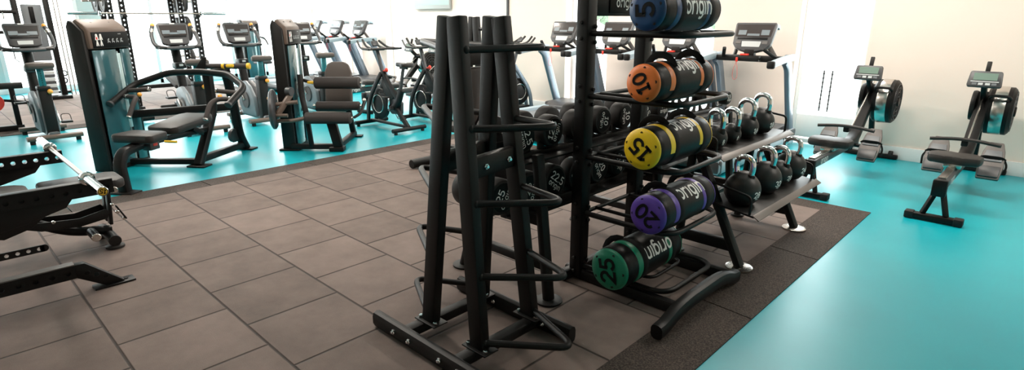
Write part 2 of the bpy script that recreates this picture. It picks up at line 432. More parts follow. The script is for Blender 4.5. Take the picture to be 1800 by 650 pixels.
# glazed end wall: floor-to-ceiling panes between slim mullions, one solid pale bay by the corner
em = MB(); ys = [-4.0, -2.4, -.9, .42, .95, 2.3, 2.75, 3.7, 4.15, 5.4, 6.2, 6.93]
for y in ys: em.box((WX-.06, y, CEIL/2), (.12, .07, CEIL), .004)
for z in (FZ+.06, CEIL-.05): em.box((WX-.06, (ys[0]+ys[-1])/2, z), (.12, ys[-1]-ys[0], .12), .004)
o = struct('window_7', em, 'frame')
for y0, y1 in zip(ys, ys[1:]):
    if (y0, y1) in ((.42, .95), (2.3, 2.75)): continue
    MB().box((WX-.06, (y0+y1)/2, CEIL/2), (.01, y1-y0-.08, CEIL-.24), 0).build('glass_pane', 'glass', o)
struct('wall_end', MB().box((WX-.05, .685, CEIL/2), (.10, .46, CEIL-.2), .003).box((WX-.05, 2.525, CEIL/2), (.10, .38, CEIL-.2), .003).box((WX-.05, -.24, .45), (.04, 1.25, .8), .003), 'mint')
tag(MB().box((0, 6, -.22), (160, 160, .1), 0).build('paved_ground', 'grass'), None, None, None, 'structure')
def hedge(x, y, sx, h, seed, label):
    rr = random.Random(seed); t = thing('tree', label, 'tree', (x, y, -.17)); m = MB()
    for i in range(150):
        a, e, q = rr.uniform(0, 2*PI), rr.uniform(-.6, 1.2), rr.uniform(.55, 1.0)
        c = Vector((math.cos(a)*math.cos(e)*sx*q, math.sin(a)*math.cos(e)*sx*q, h+math.sin(e)*sx*.85*q)); r = rr.uniform(.16, .34)
        tb = bmesh.new(); bmesh.ops.create_icosphere(tb, subdivisions=2, radius=r)
        for v in tb.verts: v.co = v.co*rr.uniform(.6, 1.3)+c
        m._merge(tb)
    m.build('crown', 'leaf', t, 10)
    m = MB(); m.tube([(0, 0, 0), (.05, 0, h*.5), (0, .05, h*1.1)], .11)
    for k in range(5): m.tube([(0, 0, h*.6), (math.cos(k*1.3)*sx*.6, math.sin(k*1.3)*sx*.6, h+.2)], .04, seg=6)
    m.build('trunk', 'brown', t)
hedge(-7.5, 27, 1.9, 2.0, 1, 'round pale green tree seen through the glass door beside the rowing machines')
hedge(-15, 27, 1.7, 2.2, 2, 'pale green tree outside, seen through the window behind the sandbag tower')

# ------------------------------------------------------------------ rubber matting
def mat_floor(name, x0, x1, y0, y1, tx0, tx1, ty0, ty1, label, shift=0):
    t = thing(name, label, 'floor mat', (0, 0, 0))
    MB().box(((x0+x1)/2, (y0+y1)/2, FZ/2), (x1-x0, y1-y0, -FZ), 0).build('tile_field', 'tile', t)
    z0 = FZ+.002
    def ramp(a, b, ao, bo):
        m = MB(); bm = m.bm
        A0, B0 = Vector(a), Vector(b); Lr = (B0-A0).length; n = max(1, round(Lr/1.06)); g = .004; dr = (B0-A0)/Lr
        nrm = Vector(ao)-A0; nrm = nrm-dr*nrm.dot(dr)
        for i in range(n):
            ss, ee = Lr*i/n+g, Lr*(i+1)/n-g
            A, B = A0+dr*ss, A0+dr*ee; C, D = B+nrm, A+nrm
            if i == 0: D = Vector(ao)
            if i == n-1: C = Vector(bo)
            v = [bm.verts.new((p.x, p.y, z)) for p, z in ((A, 0), (B, 0), (C, z0+.004), (D, z0+.004), (A, FZ), (B, FZ), (C, FZ), (D, FZ))]
            for f in ((0, 1, 2, 3), (3, 2, 6, 7), (1, 0, 4, 5), (2, 1, 5, 6), (0, 3, 7, 4)): bm.faces.new([v[j] for j in f])
        bmesh.ops.recalc_face_normals(bm, faces=bm.faces)
        return m
    if tx0 < x0: ramp((x0, y0), (x0, y1), (tx0, ty0), (tx0, ty1)).build('edge_ramp', 'ramp', t)
    if tx1 > x1: ramp((x1, y1), (x1, y0), (tx1, ty1), (tx1, ty0)).build('edge_ramp', 'ramp', t)
    if ty1 > y1: ramp((x0, y1), (x1, y1), (tx0, ty1), (tx1, ty1)).build('edge_ramp', 'ramp', t)
    return t
mat_floor('rubber_mat', -.5, 3.73, -3.9, 4.42, -.80, 4.03, -3.9, 4.68, 'large brown grey tiled rubber mat under the dumbbell and sandbag racks')
mat_floor('rubber_mat', -9.3, -5.2, -3.9, 4.4, -9.3, -4.93, -3.9, 4.65, 'pale tiled rubber mat in the background under the power rack')

# ------------------------------------------------------------------ black A-frame ball rack in the foreground
BR = (3.1, 1.23, 0)
t = thing('ball_rack', 'empty black A-frame rack with bent tube hoops in the centre foreground', 'rack', BR)
def pt(x, y, z): return (x-BR[0], y-BR[1], z-BR[2])
def ball_post(s, y0, y1):
    xb, xt = ((3.325, 3.195) if s > 0 else (2.98, 3.142))
    if y0 > 1.3: xb -= .04; xt -= .055
    return xb, xt
for y0, y1 in ((1.09, 1.115), (1.46, 1.415)):
    for s in (1, -1):
        xb, xt = ball_post(s, y0, y1)
        m = MB(); m.bar(pt(xb, y0, .075), pt(xt, y1, 1.48), .082, .05, up=(0, 1, 0), bev=.007)
        m.build('post', 'black', t)
        p = MB(); p.box(pt(xb, y0, .077), (.15, .085, .008), .003); pl = p.build('foot_plate', 'black', t)
        for dx in (-.055, .055): MB().cyl(pt(xb+dx, y0-.018, .08), pt(xb+dx, y0-.018, .094), .011, seg=6).build('bolt', 'chrome', pl)
for yb, xa, xe in ((.955, 2.72, 3.53), (1.50, 2.72, 3.52)):
    f = MB().rtube([pt(xa, yb, .042), pt(xe, yb, .042)], .05, .084, c=.48).build('foot_bar', 'black', t)
    for xx in (2.9, 3.02, 3.24, 3.36):
        b = MB(); b.cyl(pt(xx, yb-.024, .048), pt(xx, yb-.036, .048), .0125, seg=6); b.cyl(pt(xx, yb-.036, .048), pt(xx, yb-.042, .048), .007, seg=8); b.build('bolt', 'chrome', f)
for xc in (2.95, 3.31): MB().bar(pt(xc, .97, .05), pt(xc, 1.48, .05), .062, .05, bev=.012).build('cross_bar', 'black', t)
for s in (1, -1):
    z = .87; f = .56
    xa = ball_post(s, 1.09, 0)[0]*(1-f)+ball_post(s, 1.09, 0)[1]*f; xb = ball_post(s, 1.46, 0)[0]*(1-f)+ball_post(s, 1.46, 0)[1]*f
    m = MB().bar(pt(xa, 1.12, z), pt(xb, 1.43, z), .045, .095, bev=.012).build('brace', 'black', t)
    for q in (.25, .78):
        b = MB(); c = Vector(pt(xa, 1.12, z)).lerp(Vector(pt(xb, 1.43, z)), q)
        b.cyl(c+Vector((s*.022, 0, 0)), c+Vector((s*.034, 0, 0)), .0135, seg=6); b.cyl(c+Vector((s*.034, 0, 0)), c+Vector((s*.041, 0, 0)), .008, seg=8)
        b.build('bolt', 'chrome', m)
HZ = (1.353, 1.042, .731, .413, .109)
RA = ((1.545, 3.315), (1.41, 3.50), (1.385, 3.555), (1.36, 3.61), (1.335, 3.665))
LA = ((1.53, 2.42), (1.37, 2.615), (1.33, 2.62), (1.30, 2.62), (1.28, 2.60))
for z, (ya, xa), (yl, xl) in zip(HZ, RA, LA):
    for s, (yy, xx) in ((1, (ya, xa)), (-1, (yl, xl))):
        f = (z-.075)/1.405
        a = ball_post(s, 1.09, 0); b = ball_post(s, 1.46, 0)
        p0 = pt(a[0]*(1-f)+a[1]*f+s*.03, 1.09+.03*f, z); p1 = pt(b[0]*(1-f)+b[1]*f+s*.03, 1.46-.045*f, z)
        MB().tube([p0, pt(xx, yy, z), p1], .0155, fillet=.085, seg=12, n=8).ell(p0, (.02, .02, .02), 12).build('hoop', 'black', t)

# ------------------------------------------------------------------ sandbag tower and its five bags
SR = (3.1, 2.37, 0)
t = thing('sandbag_rack', 'tall black sandbag tower with five tubular cradles holding coloured end bags', 'rack', SR)
def pt(x, y, z): return (x-SR[0], y-SR[1], z-SR[2])
LV = (1.395, 1.07, .735, .41, .085)
for y in (2.09, 2.655):
    p = MB().bar(pt(3.1, y, .02), pt(3.1, y, 1.98), .085, .075, up=(1, 0, 0), bev=.01).build('post', 'black', t)
    for z in LV:
        for dz in (.035, -.045):
            MB().cyl(pt(3.138, y+.02, z+dz), pt(3.15, y+.02, z+dz), .012, seg=6).build('bolt', 'black2', p)
            MB().cyl(pt(3.1, y-.042, z+dz+.02), pt(3.1, y-.054, z+dz+.02), .011, seg=6).build('bolt', 'black2', p)
    MB().rtube([pt(3.02, y, .035), pt(3.76, y, .035)], .05, .065, c=.3).build('base_bar', 'black', t)
MB().bar(pt(3.06, 1.98, .035), pt(3.06, 2.80, .035), .055, .06, bev=.012).build('rear_foot', 'black', t)
ff = MB().rtube([pt(3.79, 1.80, .039), pt(3.79, 1.86, .042), pt(3.79, 1.98, .08), pt(3.79, 2.1, .092), pt(3.79, 2.42, .092), pt(3.79, 2.52, .08), pt(3.79, 2.62, .043), pt(3.79, 2.68, .039)], .062, .075, fillet=.05, c=.35)
ff.build('front_foot', 'black', t)
for z in LV:
    h = MB().tube([pt(3.12, 2.09, z), pt(3.67, 2.09, z), pt(3.67, 2.655, z), pt(3.12, 2.655, z)], .0145, fillet=.12, seg=12, n=8).build('cradle', 'black', t)
    m = MB().tube([pt(3.13, 2.2, z+.0045), pt(3.52, 2.2, z+.0045), pt(3.52, 2.55, z+.0045), pt(3.13, 2.55, z+.0045)], .010, fillet=.07, seg=10, n=6)
    m.tube([pt(3.12, 2.10, z-.002), pt(3.12, 2.645, z-.002)], .012, seg=10)
    m.build('inner_bar', 'black', h)
m = MB().box(pt(3.1, 2.372, 1.56), (.05, .50, .155), .006); sg = m.build('sign_panel', 'black', t)
MB().box(pt(3.128, 2.40, 1.56), (.006, .30, .125), .002).build('sign_plate', 'bagblack', sg)
MB().text('origin', .036, .2, flat(pt(3.1325, 2.395, 1.548), (0, 1, 0), (0, 0, 1))).build('lettering', 'white', sg)

def sandbag(colour, label, loc, r, L, num, nang, rolldeg, tang, tdir=1, handle=90):
    """bag lies along +Y, near face at y=0; loc is the centre of the near face"""
    t = thing('sandbag', label, 'sandbag', (loc[0], loc[1], loc[2]+.0150+1.03*r), 0, 'sandbags on the tower')
    q = L/.62; k = Vector((0, 0, 0)); rr = random.Random(len(label))
    prof = [(r*.95, .012), (r*.99, .02), (r, .05), (r*1.005, .1), (r*.985, .13), (r*1.01, .2), (r*1.02, .31), (r*1.01, .42), (r*.985, .49), (r*1.0, .53), (r*.99, .6), (r*.95, .608)]
    body = MB().lathe([(a, b*q) for a, b in prof], (0, 0, 0), (0, 1, 0), 40).build('body', 'bagblack', t, 50)
    for yy, sgn in ((.012*q, -1), (.608*q, 1)):
        e = MB().lathe([(r*.975, 0), (r*.97, .006), (r*.90, .017), (r*.6, .022), (r*.3, .0235), (0, .024)], (0, yy, 0), (0, sgn, 0), 40, caps=False).build('end_cap', 'bag_'+colour, t, 60)
        if sgn < 0:
            for i in range(5):
                v = MB(); a = R(72*i+rolldeg); c = Vector((math.cos(a)*r*.78, -.006, math.sin(a)*r*.78))
                v.ring(c, (0, 1, 0), .006, .0028, 12, 6); v.cyl(c+Vector((0, .004, 0)), c+Vector((0, -.0025, 0)), .005, seg=10)
                v.build('rivet', 'black2', e)
            MB().text(num, r*.60 if len(num) > 1 else r*.74, .25, flat((0, -.0148, 0), (1, 0, 0), (0, 0, 1), nang), .2).build('number', 'strap', e)
    for y0, y1 in ((.115*q, .165*q), (.452*q, .498*q)):
        MB().lathe([(r*1.0, y0), (r*1.014, y0+.004), (r*1.018, (y0+y1)/2), (r*1.014, y1-.004), (r*1.0, y1)], (0, 0, 0), (0, 1, 0), 40, tang-75, tang+95, caps=False).build('colour_band', 'bag_'+colour, t, 60)
    # webbing straps round the bag and the grab handles that stand off it
    for y0 in (.19*q, .51*q):
        MB().lathe([(r*1.005, y0-.024), (r*1.03, y0-.02), (r*1.03, y0+.02), (r*1.005, y0+.024)], (0, 0, 0), (0, 1, 0), 40, caps=False).build('strap', 'strap', t)
    for y0, y1 in ((.16*q, .24*q), (.48*q, .56*q)):
        a = R(handle); P = []
        for q_ in range(9):
            f = q_/8; ang = a+R(-58+116*f); rad = r*(1.0+.36*math.sin(PI*f)); P.append((math.cos(ang)*rad, (y0+y1)/2, math.sin(ang)*rad))
        MB().rtube(P, .034, .012, up=(0, 1, 0), c=.45).build('handle', 'strap', t)
    def wrap(x, y):
        a = R(tang)-y/r; return Vector((math.cos(a)*r*1.026, .345*q+x, math.sin(a)*r*1.026))
    if tdir > 0: fn = lambda x, y: wrap(x, -y)
    else: fn = lambda x, y: wrap(-x, y)
    MB().text('origin', .056, .22, fn, .22).build('lettering', 'white', t)
    return t
sandbag('blue', 'black sandbag with blue end cap marked 5 on the top cradle', (3.537, 1.95, LV[0]), .096, .56, '5', 95, 20, 8, 1, 100)
sandbag('orange', 'black sandbag with orange end cap marked 10 on the second cradle', (3.54, 1.95, LV[1]), .092, .55, '10', 118, 10, 52, 1, 105)
sandbag('yellow', 'black sandbag with yellow end cap marked 15 on the middle cradle', (3.535, 1.985, LV[2]), .105, .55, '15', 140, 90, 62, 1, 130)
sandbag('purple', 'black sandbag with purple end cap marked 20 on the fourth cradle', (3.59, 1.99, LV[3]), .104, .54, '20', 146, 40, 50, 1, 150)
sandbag('green', 'black sandbag with green end cap marked 25 on the lowest cradle', (3.44, 1.90, LV[4]), .115, .57, '25', 100, 0, 30, -1, 170)

# ------------------------------------------------------------------ dumbbell rack with dumbbells
DR = (2.9, 2.8, 0)
t = thing('dumbbell_rack', 'black two-tier dumbbell rack standing behind the sandbag tower', 'rack', DR)
def pt(x, y, z): return (x-DR[0], y-DR[1], z-DR[2])
DZT, DZL, FXT, FXL = .877, .585, 2.99, 2.99
for y in (1.74, 2.9, 4.0):
    for s in (1, -1):
        xf, xt = (3.17, 3.08) if s > 0 else (2.49, 2.74)
        l = MB().rtube([pt(xf, y, .012), pt(xt, y, .80)], .065, .05, up=(1, 0, 0), c=.4).build('leg', 'black', t)
        MB().lathe([(.07, 0), (.075, .004), (.075, .012), (.062, .016)], pt(xf, y, 0), (0, 0, 1), 24).build('foot_pad', 'black2', l)
    MB().bar(pt(2.66, y, .45), pt(3.12, y, .45), .05, .06, bev=.01).build('side_brace', 'black', t)
    MB().bar(pt(2.56, y, .2), pt(3.14, y, .2), .045, .05, bev=.01).build('side_brace', 'black', t)
for z, xc, nm in ((DZT, 2.87, 'upper_tier'), (DZL, 2.87, 'lower_tier')):
    m = MB()
    for dx, dz in ((-.105, -.075), (.075, -.115)):
        m.bar(pt(xc+dx, 1.62, z+dz), pt(xc+dx, 4.08, z+dz), .05, .04, bev=.008)
    m.bar(pt(2.99, 1.62, z-.125), pt(2.99, 4.08, z-.125), .12, .012, bev=.003)
    tier = m.build(nm, 'black', t)
    n = 11 if nm == 'upper_tier' else 12
    for i in range(n):
        y = (1.975+.235*(i-1)) if nm == 'upper_tier' else (1.565+.212*i)
        for dx, dz in ((-.105, -.045), (.075, -.085)):
            prof = [(-.085, 0), (.085, 0), (.085, .05), (.06, .045)]+[(.06*math.cos(R(a)), .045-.034*math.sin(R(a))) for a in range(20, 161, 20)]+[(-.06, .045), (-.085, .05)]
            MB().prism(prof, pt(xc+dx, y, z+dz-.015), (0, 1, 0), (0, 0, 1), .012).build('saddle', 'black2', tier)
def dumbbell_head_profile(r, L): return [(r-.018, 0), (r-.006, .004), (r, .014), (r, L-.014), (r-.006, L-.004), (r-.018, L)]
def dumbbell(num, r, label, loc, ang, group):
    t = thing('dumbbell', label, 'dumbbell', loc, 0, group)
    L = .055+r*.35; gap = .125
    MB().lathe([(.0155, -gap/2-.01), (.0155, -.04), (.0175, 0), (.0155, .04), (.0155, gap/2+.01)], (0, 0, 0), (1, 0, 0), 16, caps=False).build('grip', 'chrome', t)
    for s in (1, -1):
        m = MB().lathe(dumbbell_head_profile(r, L), (s*gap/2, 0, 0), (s, 0, 0), 32)
        h = m.build('head', 'rubber', t)
        f = s*(gap/2+L); m = MB()
        m.lathe([(r*.80, 0), (r*.80, .0012), (0, .0012)], (f, 0, 0), (s, 0, 0), 28, caps=False); m.build('disc', 'bagblack', h)
        m = MB(); ax = (0, s, 0)
        fn = flat((f+s*.0022, 0, 0), ax, (0, 0, 1), ang)
        m.text(num, r*.36, .19, lambda x, y: fn(x, y+r*.24), .24); m.text('origin', r*.24, .19, lambda x, y: fn(x, y-r*.26), .26)
        m.build('lettering', 'white', h)
    return t
UP = [('12.5', .088, -70), ('12.5', .088, 68), ('12.5', .088, 20), ('10', .084, -105), ('10', .084, -90), ('7.5', .08, 20), ('7.5', .08, 0), ('5', .06, 10)]
NAMES = ['leftmost on the top tier, behind the ball rack', 'top tier between the two tall racks', 'top tier, hidden behind the left sandbag post',
         'top tier just right of the left sandbag post', 'top tier, left of the rear sandbag post', 'top tier under the orange sandbag', 'top tier under the orange sandbag, further right', 'alone']
for i, (num, r, a) in enumerate(UP[:7]):
    dumbbell(num, r, 'round black dumbbell marked %s, %s' % (num, NAMES[i]), (2.99-.0625-.055-r*.35, 1.975+.235*(i-1), DZT), a, 'dumbbells on the top tier')
dumbbell('2.5', .055, 'small black dumbbell alone at the right end of the top tier', (2.9, 4.09, DZT-.02), 0, 'dumbbells on the top tier')
LO = [('25', .097, 60), ('25', .097, 75), ('22.5', .096, -35), ('22.5', .096, 30), ('20', .094, -60), ('17.5', .092, -40), ('17.5', .092, 20), ('15', .09, 0), ('15', .09, 0)]
LN = ['leftmost on the bottom tier', 'second on the bottom tier, beside the rack leg', 'third on the bottom tier', 'bottom tier behind the sandbag post',
      'bottom tier right of the left sandbag post', 'bottom tier left of the yellow sandbag', 'bottom tier behind the yellow sandbag', 'bottom tier behind the cradle posts', 'last of the bottom tier']
for i, (num, r, a) in enumerate(LO):
    dumbbell(num, r, 'round black dumbbell marked %s, %s' % (num, LN[i]), (2.99-.0625-.055-r*.35, 1.565+.212*i+.01, DZL), a, 'dumbbells on the bottom tier')

# ------------------------------------------------------------------ kettlebell rack with kettlebells
KR = (3.5, 3.35, 0)
t = thing('kettlebell_rack', 'black two-shelf kettlebell rack with grey front lips beside the sandbag tower', 'rack', KR)
def pt(x, y, z): return (x-KR[0], y-KR[1], z-KR[2])
for y in (2.88, 3.83):
    l = MB().rtube([pt(3.73, y, .012), pt(3.40, y, .70)], .07, .05, up=(1, 0, 0), c=.4).build('leg', 'black', t)
    MB().lathe([(.075, 0), (.08, .004), (.08, .010), (.064, .015)], pt(3.73, y, 0), (0, 0, 1), 24).build('foot_pad', 'steel', l)
    l = MB().rtube([pt(3.31, y, .012), pt(3.37, y, .70)], .055, .05, up=(1, 0, 0), c=.4).build('leg', 'black', t)
    MB().lathe([(.045, 0), (.05, .004), (.05, .010), (.044, .015)], pt(3.31, y, 0), (0, 0, 1), 24).build('foot_pad', 'black2', l)
    MB().bar(pt(3.33, y, .13), pt(3.67, y, .13), .05, .07, bev=.01).build('side_beam', 'black', t)
MB().bar(pt(3.345, 2.88, .30), pt(3.345, 3.83, .30), .05, .06, bev=.01).build('rear_beam', 'black', t)
def kshelf(x0, x1, z0, z1, y0, y1, nm):
    P = lambda f: (x0+(x1-x0)*f, z0+(z1-z0)*f)
    m = MB(); m.bar(pt(x0, (y0+y1)/2, z0), pt(x1, (y0+y1)/2, z1), y1-y0, .012, bev=.002); s = m.build(nm, 'black', t)
    m = MB(); m.bar(pt(x1-.005, (y0+y1)/2, z1+.012), pt(x1+.034, (y0+y1)/2, z1-.012), y1-y0+.02, .006, bev=.001); m.build('front_lip', 'tray', s)
    for y in (y0+.01, y1-.01):
        MB().tube([pt(x0+.02, y, z0+.01), pt(x0+.02, y, z0+.125), pt(x1-.03, y, z1+.115), pt(x1-.03, y, z1)], .008, fillet=.03, seg=8).build('end_guard', 'black', s)
kshelf(3.30, 3.56, .685, .668, 2.83, 3.98, 'upper_shelf')
kshelf(3.50, 3.80, .395, .355, 2.83, 3.93, 'lower_shelf')
def kettlebell(num, r, label, loc, rz, group):
    t = thing('kettlebell', label, 'kettlebell', loc, rz, group)
    prof = [(0, 0), (r*.55, 0), (r*.66, r*.05)]
    for a in range(-48, 66, 8): prof.append((r*math.cos(R(a)), r*.82+r*math.sin(R(a))*1.0))
    prof += [(r*.34, r*1.80), (r*.24, r*1.88), (0, r*1.9)]
    b = MB().lathe(prof, (0, 0, 0), (0, 0, 1), 36, caps=False).build('bell', 'kettle', t, 60)
    zt = r*1.76; hw = .052; top = zt+.092
    for s in (1, -1): MB().lathe([(.024, 0), (.023, .03), (.019, .036)], (s*hw*.86, 0, zt-.035), (s*.18, 0, 1), 16).build('collar', 'black2', t)
    pts = [(-hw*.9, 0, zt-.01), (-hw*1.12, 0, zt+.04), (-hw*1.0, 0, top-.012), (-hw*.55, 0, top+.006), (0, 0, top+.012), (hw*.55, 0, top+.006), (hw*1.0, 0, top-.012), (hw*1.12, 0, zt+.04), (hw*.9, 0, zt-.01)]
    MB().tube(pts, .0165, fillet=.03, seg=14, n=5).build('handle', 'chrome', t)
    R1 = r*1.008
    def on(x, y):
        a = x/R1; e = (y-.012)/R1
        return Vector((R1*math.cos(a)*math.cos(e), R1*math.sin(a)*math.cos(e), r*.82+R1*math.sin(e)))
    m = MB(); m.text(num, r*.26, .24, on, .22); m.text('-', r*.22, .3, lambda x, y: on(x, y-r*.26)); m.build('lettering', 'white', b)
    return t
for num, r, y, rz, lab in (('28', .107, 2.985, -12, 'largest black kettlebell with chrome handle, nearest on the lower shelf, marked 28'),
                       ('32', .106, 3.33, -14, 'black kettlebell second from the left on the lower shelf, marked 32'),
                       ('20', .086, 3.585, -14, 'smaller black kettlebell between two bigger ones on the lower shelf, marked 20'),
                       ('24', .104, 3.80, -10, 'black kettlebell at the far right end of the lower shelf, marked 24')):
    kettlebell(num, r, lab, (3.655, y, .378), rz, 'kettlebells on the lower shelf')
for num, r, y, rz, lab in (('8', .075, 3.03, -20, 'black kettlebell nearest the yellow sandbag on the upper shelf, marked 8'),
                       ('6', .066, 3.26, -20, 'smallest black kettlebell on the upper shelf, marked 6'),
                       ('16', .086, 3.49, -14, 'black kettlebell third from the left on the upper shelf, marked 16'),
                       ('18', .093, 3.75, -12, 'tallest black kettlebell at the far end of the upper shelf, marked 18')):
    kettlebell(num, r, lab, (3.43, y, .685), rz, 'kettlebells on the upper shelf')

# ------------------------------------------------------------------ treadmills facing the window wall
def treadmill(label, loc, group):
    t = thing('treadmill', label, 'treadmill', loc, 0, group)
    # local: +y is the walking direction, y=0 the rear end of the deck
    for s in (1, -1):
        prof = [(-.085, 0), (.075, 0), (.095, .03), (.095, .09), (.075, .145), (.035, .165), (-.085, .165)]
        MB().prism([(s*x, z) for x, z in prof], (s*.345, 1.0, .03), (1, 0, 0), (0, 0, 1), 2.0, .006).build('side_rail', 'silver', t)
        MB().box((s*.36, .03, .10), (.17, .07, .15), .03).build('rear_cap', 'dgrey', t)
    MB().box((0, .82, .13), (.53, 1.6, .05), .012).build('running_belt', 'grey', t)
    MB().cyl((-.265, .03, .105), (.265, .03, .105), .05).build('rear_roller', 'rubber', t)
    MB().box((0, .95, .08), (.5, 1.7, .06), .01).build('deck_frame', 'black2', t)
    hp = [(0, 0), (.52, 0), (.52, .15), (.42, .21), (.12, .19), (0, .14)]
    MB().prism(hp, (0, 1.55, .06), (0, 1, 0), (0, 0, 1), .70, .02).build('motor_hood', 'dgrey', t)
    for s in (1, -1):
        m = MB().rtube([(s*.40, 1.96, .06), (s*.40, 1.93, .18), (s*.40, 1.60, .98), (s*.40, 1.50, 1.045)], .055, .13, fillet=.1, up=(0, 1, .3), c=.3)
        m.build('upright', 'slate', t)
        MB().box((s*.40, 1.84, .17), (.10, .36, .13), .03).build('upright_foot', 'dgrey', t)
        r_ = MB().rtube([(s*.42, 1.68, 1.065), (s*.42, 1.40, 1.055), (s*.42, 1.06, 1.02)], .075, .075, fillet=.1, c=.35).build('handrail', 'silver', t)
        MB().box((s*.42, 1.04, 1.018), (.08, .06, .08), .018).build('end_cap', 'black2', r_)
        MB().bar((s*.30, 1.48, 1.06), (s*.215, 1.30, 1.165), .04, .032, bev=.01).build('grip', 'black2', t)
    MB().box((0, 1.52, 1.045), (.78, .10, .07), .02).box((0, 1.43, 1.05), (.30, .08, .06), .015).build('cross_bar', 'black2', t)
    # console leaning back, with its support arms
    c = MB(); ax, ay = Vector((1, 0, 0)), Vector((0, .40, .92)).normalized(); o = Vector((0, 1.50, 1.13))
    n = ax.cross(ay)
    sh = [(-.175, .02)]+[(x, .02-.045*math.cos(x/.18*PI/2)) for x in (-.12, -.06, 0, .06, .12)]+[(.175, .02), (.215, .07), (.235, .30), (.225, .325), (-.225, .325), (-.235, .30), (-.215, .07)]
    co = c.prism(sh, o, ax, ay, .06, .012).build('console', 'dgrey', t)
    fr = lambda x, y, d=.0325: o+ax*x+ay*y+n*d
    MB().prism([(-.20, .155), (.20, .155), (.213, .30), (-.213, .30)], fr(0, 0, .031), ax, ay, .004).build('display', 'screen', co)
    for x0, x1, y0, y1 in ((-.175, -.085, .175, .23), (.085, .175, .175, .235), (-.07, .07, .165, .19)):
        MB().prism([(x0, y0), (x1, y0), (x1, y1), (x0, y1)], fr(0, 0, .034), ax, ay, .003).build('key_block', 'keys', co)
    MB().prism([(-.17, .125), (.17, .125), (.17, .148), (-.17, .148)], fr(0, 0, .033), ax, ay, .012, .003).build('tray', 'black', co)
    MB().prism([(-.10, .035), (.10, .035), (.11, .10), (-.11, .10)], fr(0, 0, .032), ax, ay, .005).build('key_pad', 'key', co)
    for x in (-.15, .15): MB().prism([(x-.03, .07), (x+.03, .07), (x+.03, .105), (x-.03, .105)], fr(0, 0, .032), ax, ay, .005).build('side_key', 'warmgrey', co)
    MB().prism([(0, 0), (.03, .035), (.10, .03), (.125, .0), (.11, -.03), (.09, -.005), (.03, .0), (.005, -.04)], fr(0, .30, -.055), (0, 1, 0), (0, 0, 1), .40, .004).build('rear_lip', 'silver', co)
    for s in (1, -1): MB().rtube([(s*.17, 1.56, 1.20), (s*.24, 1.64, 1.05)], .035, .05, c=.3).build('support_arm', 'warmgrey', t)
    MB().box((0, 1.50, 1.10), (.12, .07, .10), .015).build('neck', 'black2', t)
    MB().box((-.03, 1.425, 1.09), (.09, .05, .02), .006).build('safety_pad', 'red', t)
    kx = -.09
    k_ = MB().box((kx, 1.37, 1.035), (.025, .02, .05), .006).build('safety_key', 'red', t)
    MB().tube([(kx, 1.365, 1.01), (kx-.025, 1.36, .93), (kx-.03, 1.36, .84), (kx, 1.36, .80), (kx+.03, 1.36, .84), (kx+.022, 1.36, .93), (kx, 1.365, 1.01)], .0022, fillet=.03, seg=6).build('lanyard', 'red', k_)
    return t
TM = treadmill('grey treadmill directly in front of the wall beside the glass door, rightmost treadmill', (2.27, 4.80, FZ), 'treadmills by the windows')
for x, lab in ((1.35, 'grey treadmill seen behind the sandbag tower between two windows'), (.42, 'grey treadmill seen just right of the left sandbag post'),
               (-.5, 'grey treadmill between the ball rack and the sandbag tower, leftmost of the near row'),
               (-6.02, 'grey far treadmill nearest the spin bikes, rightmost of the far three'), (-6.97, 'grey far treadmill in the middle of the far three'), (-7.92, 'grey far treadmill half hidden behind an exercise bike console')):
    dup(TM, (x, 4.80, FZ), None, lab)

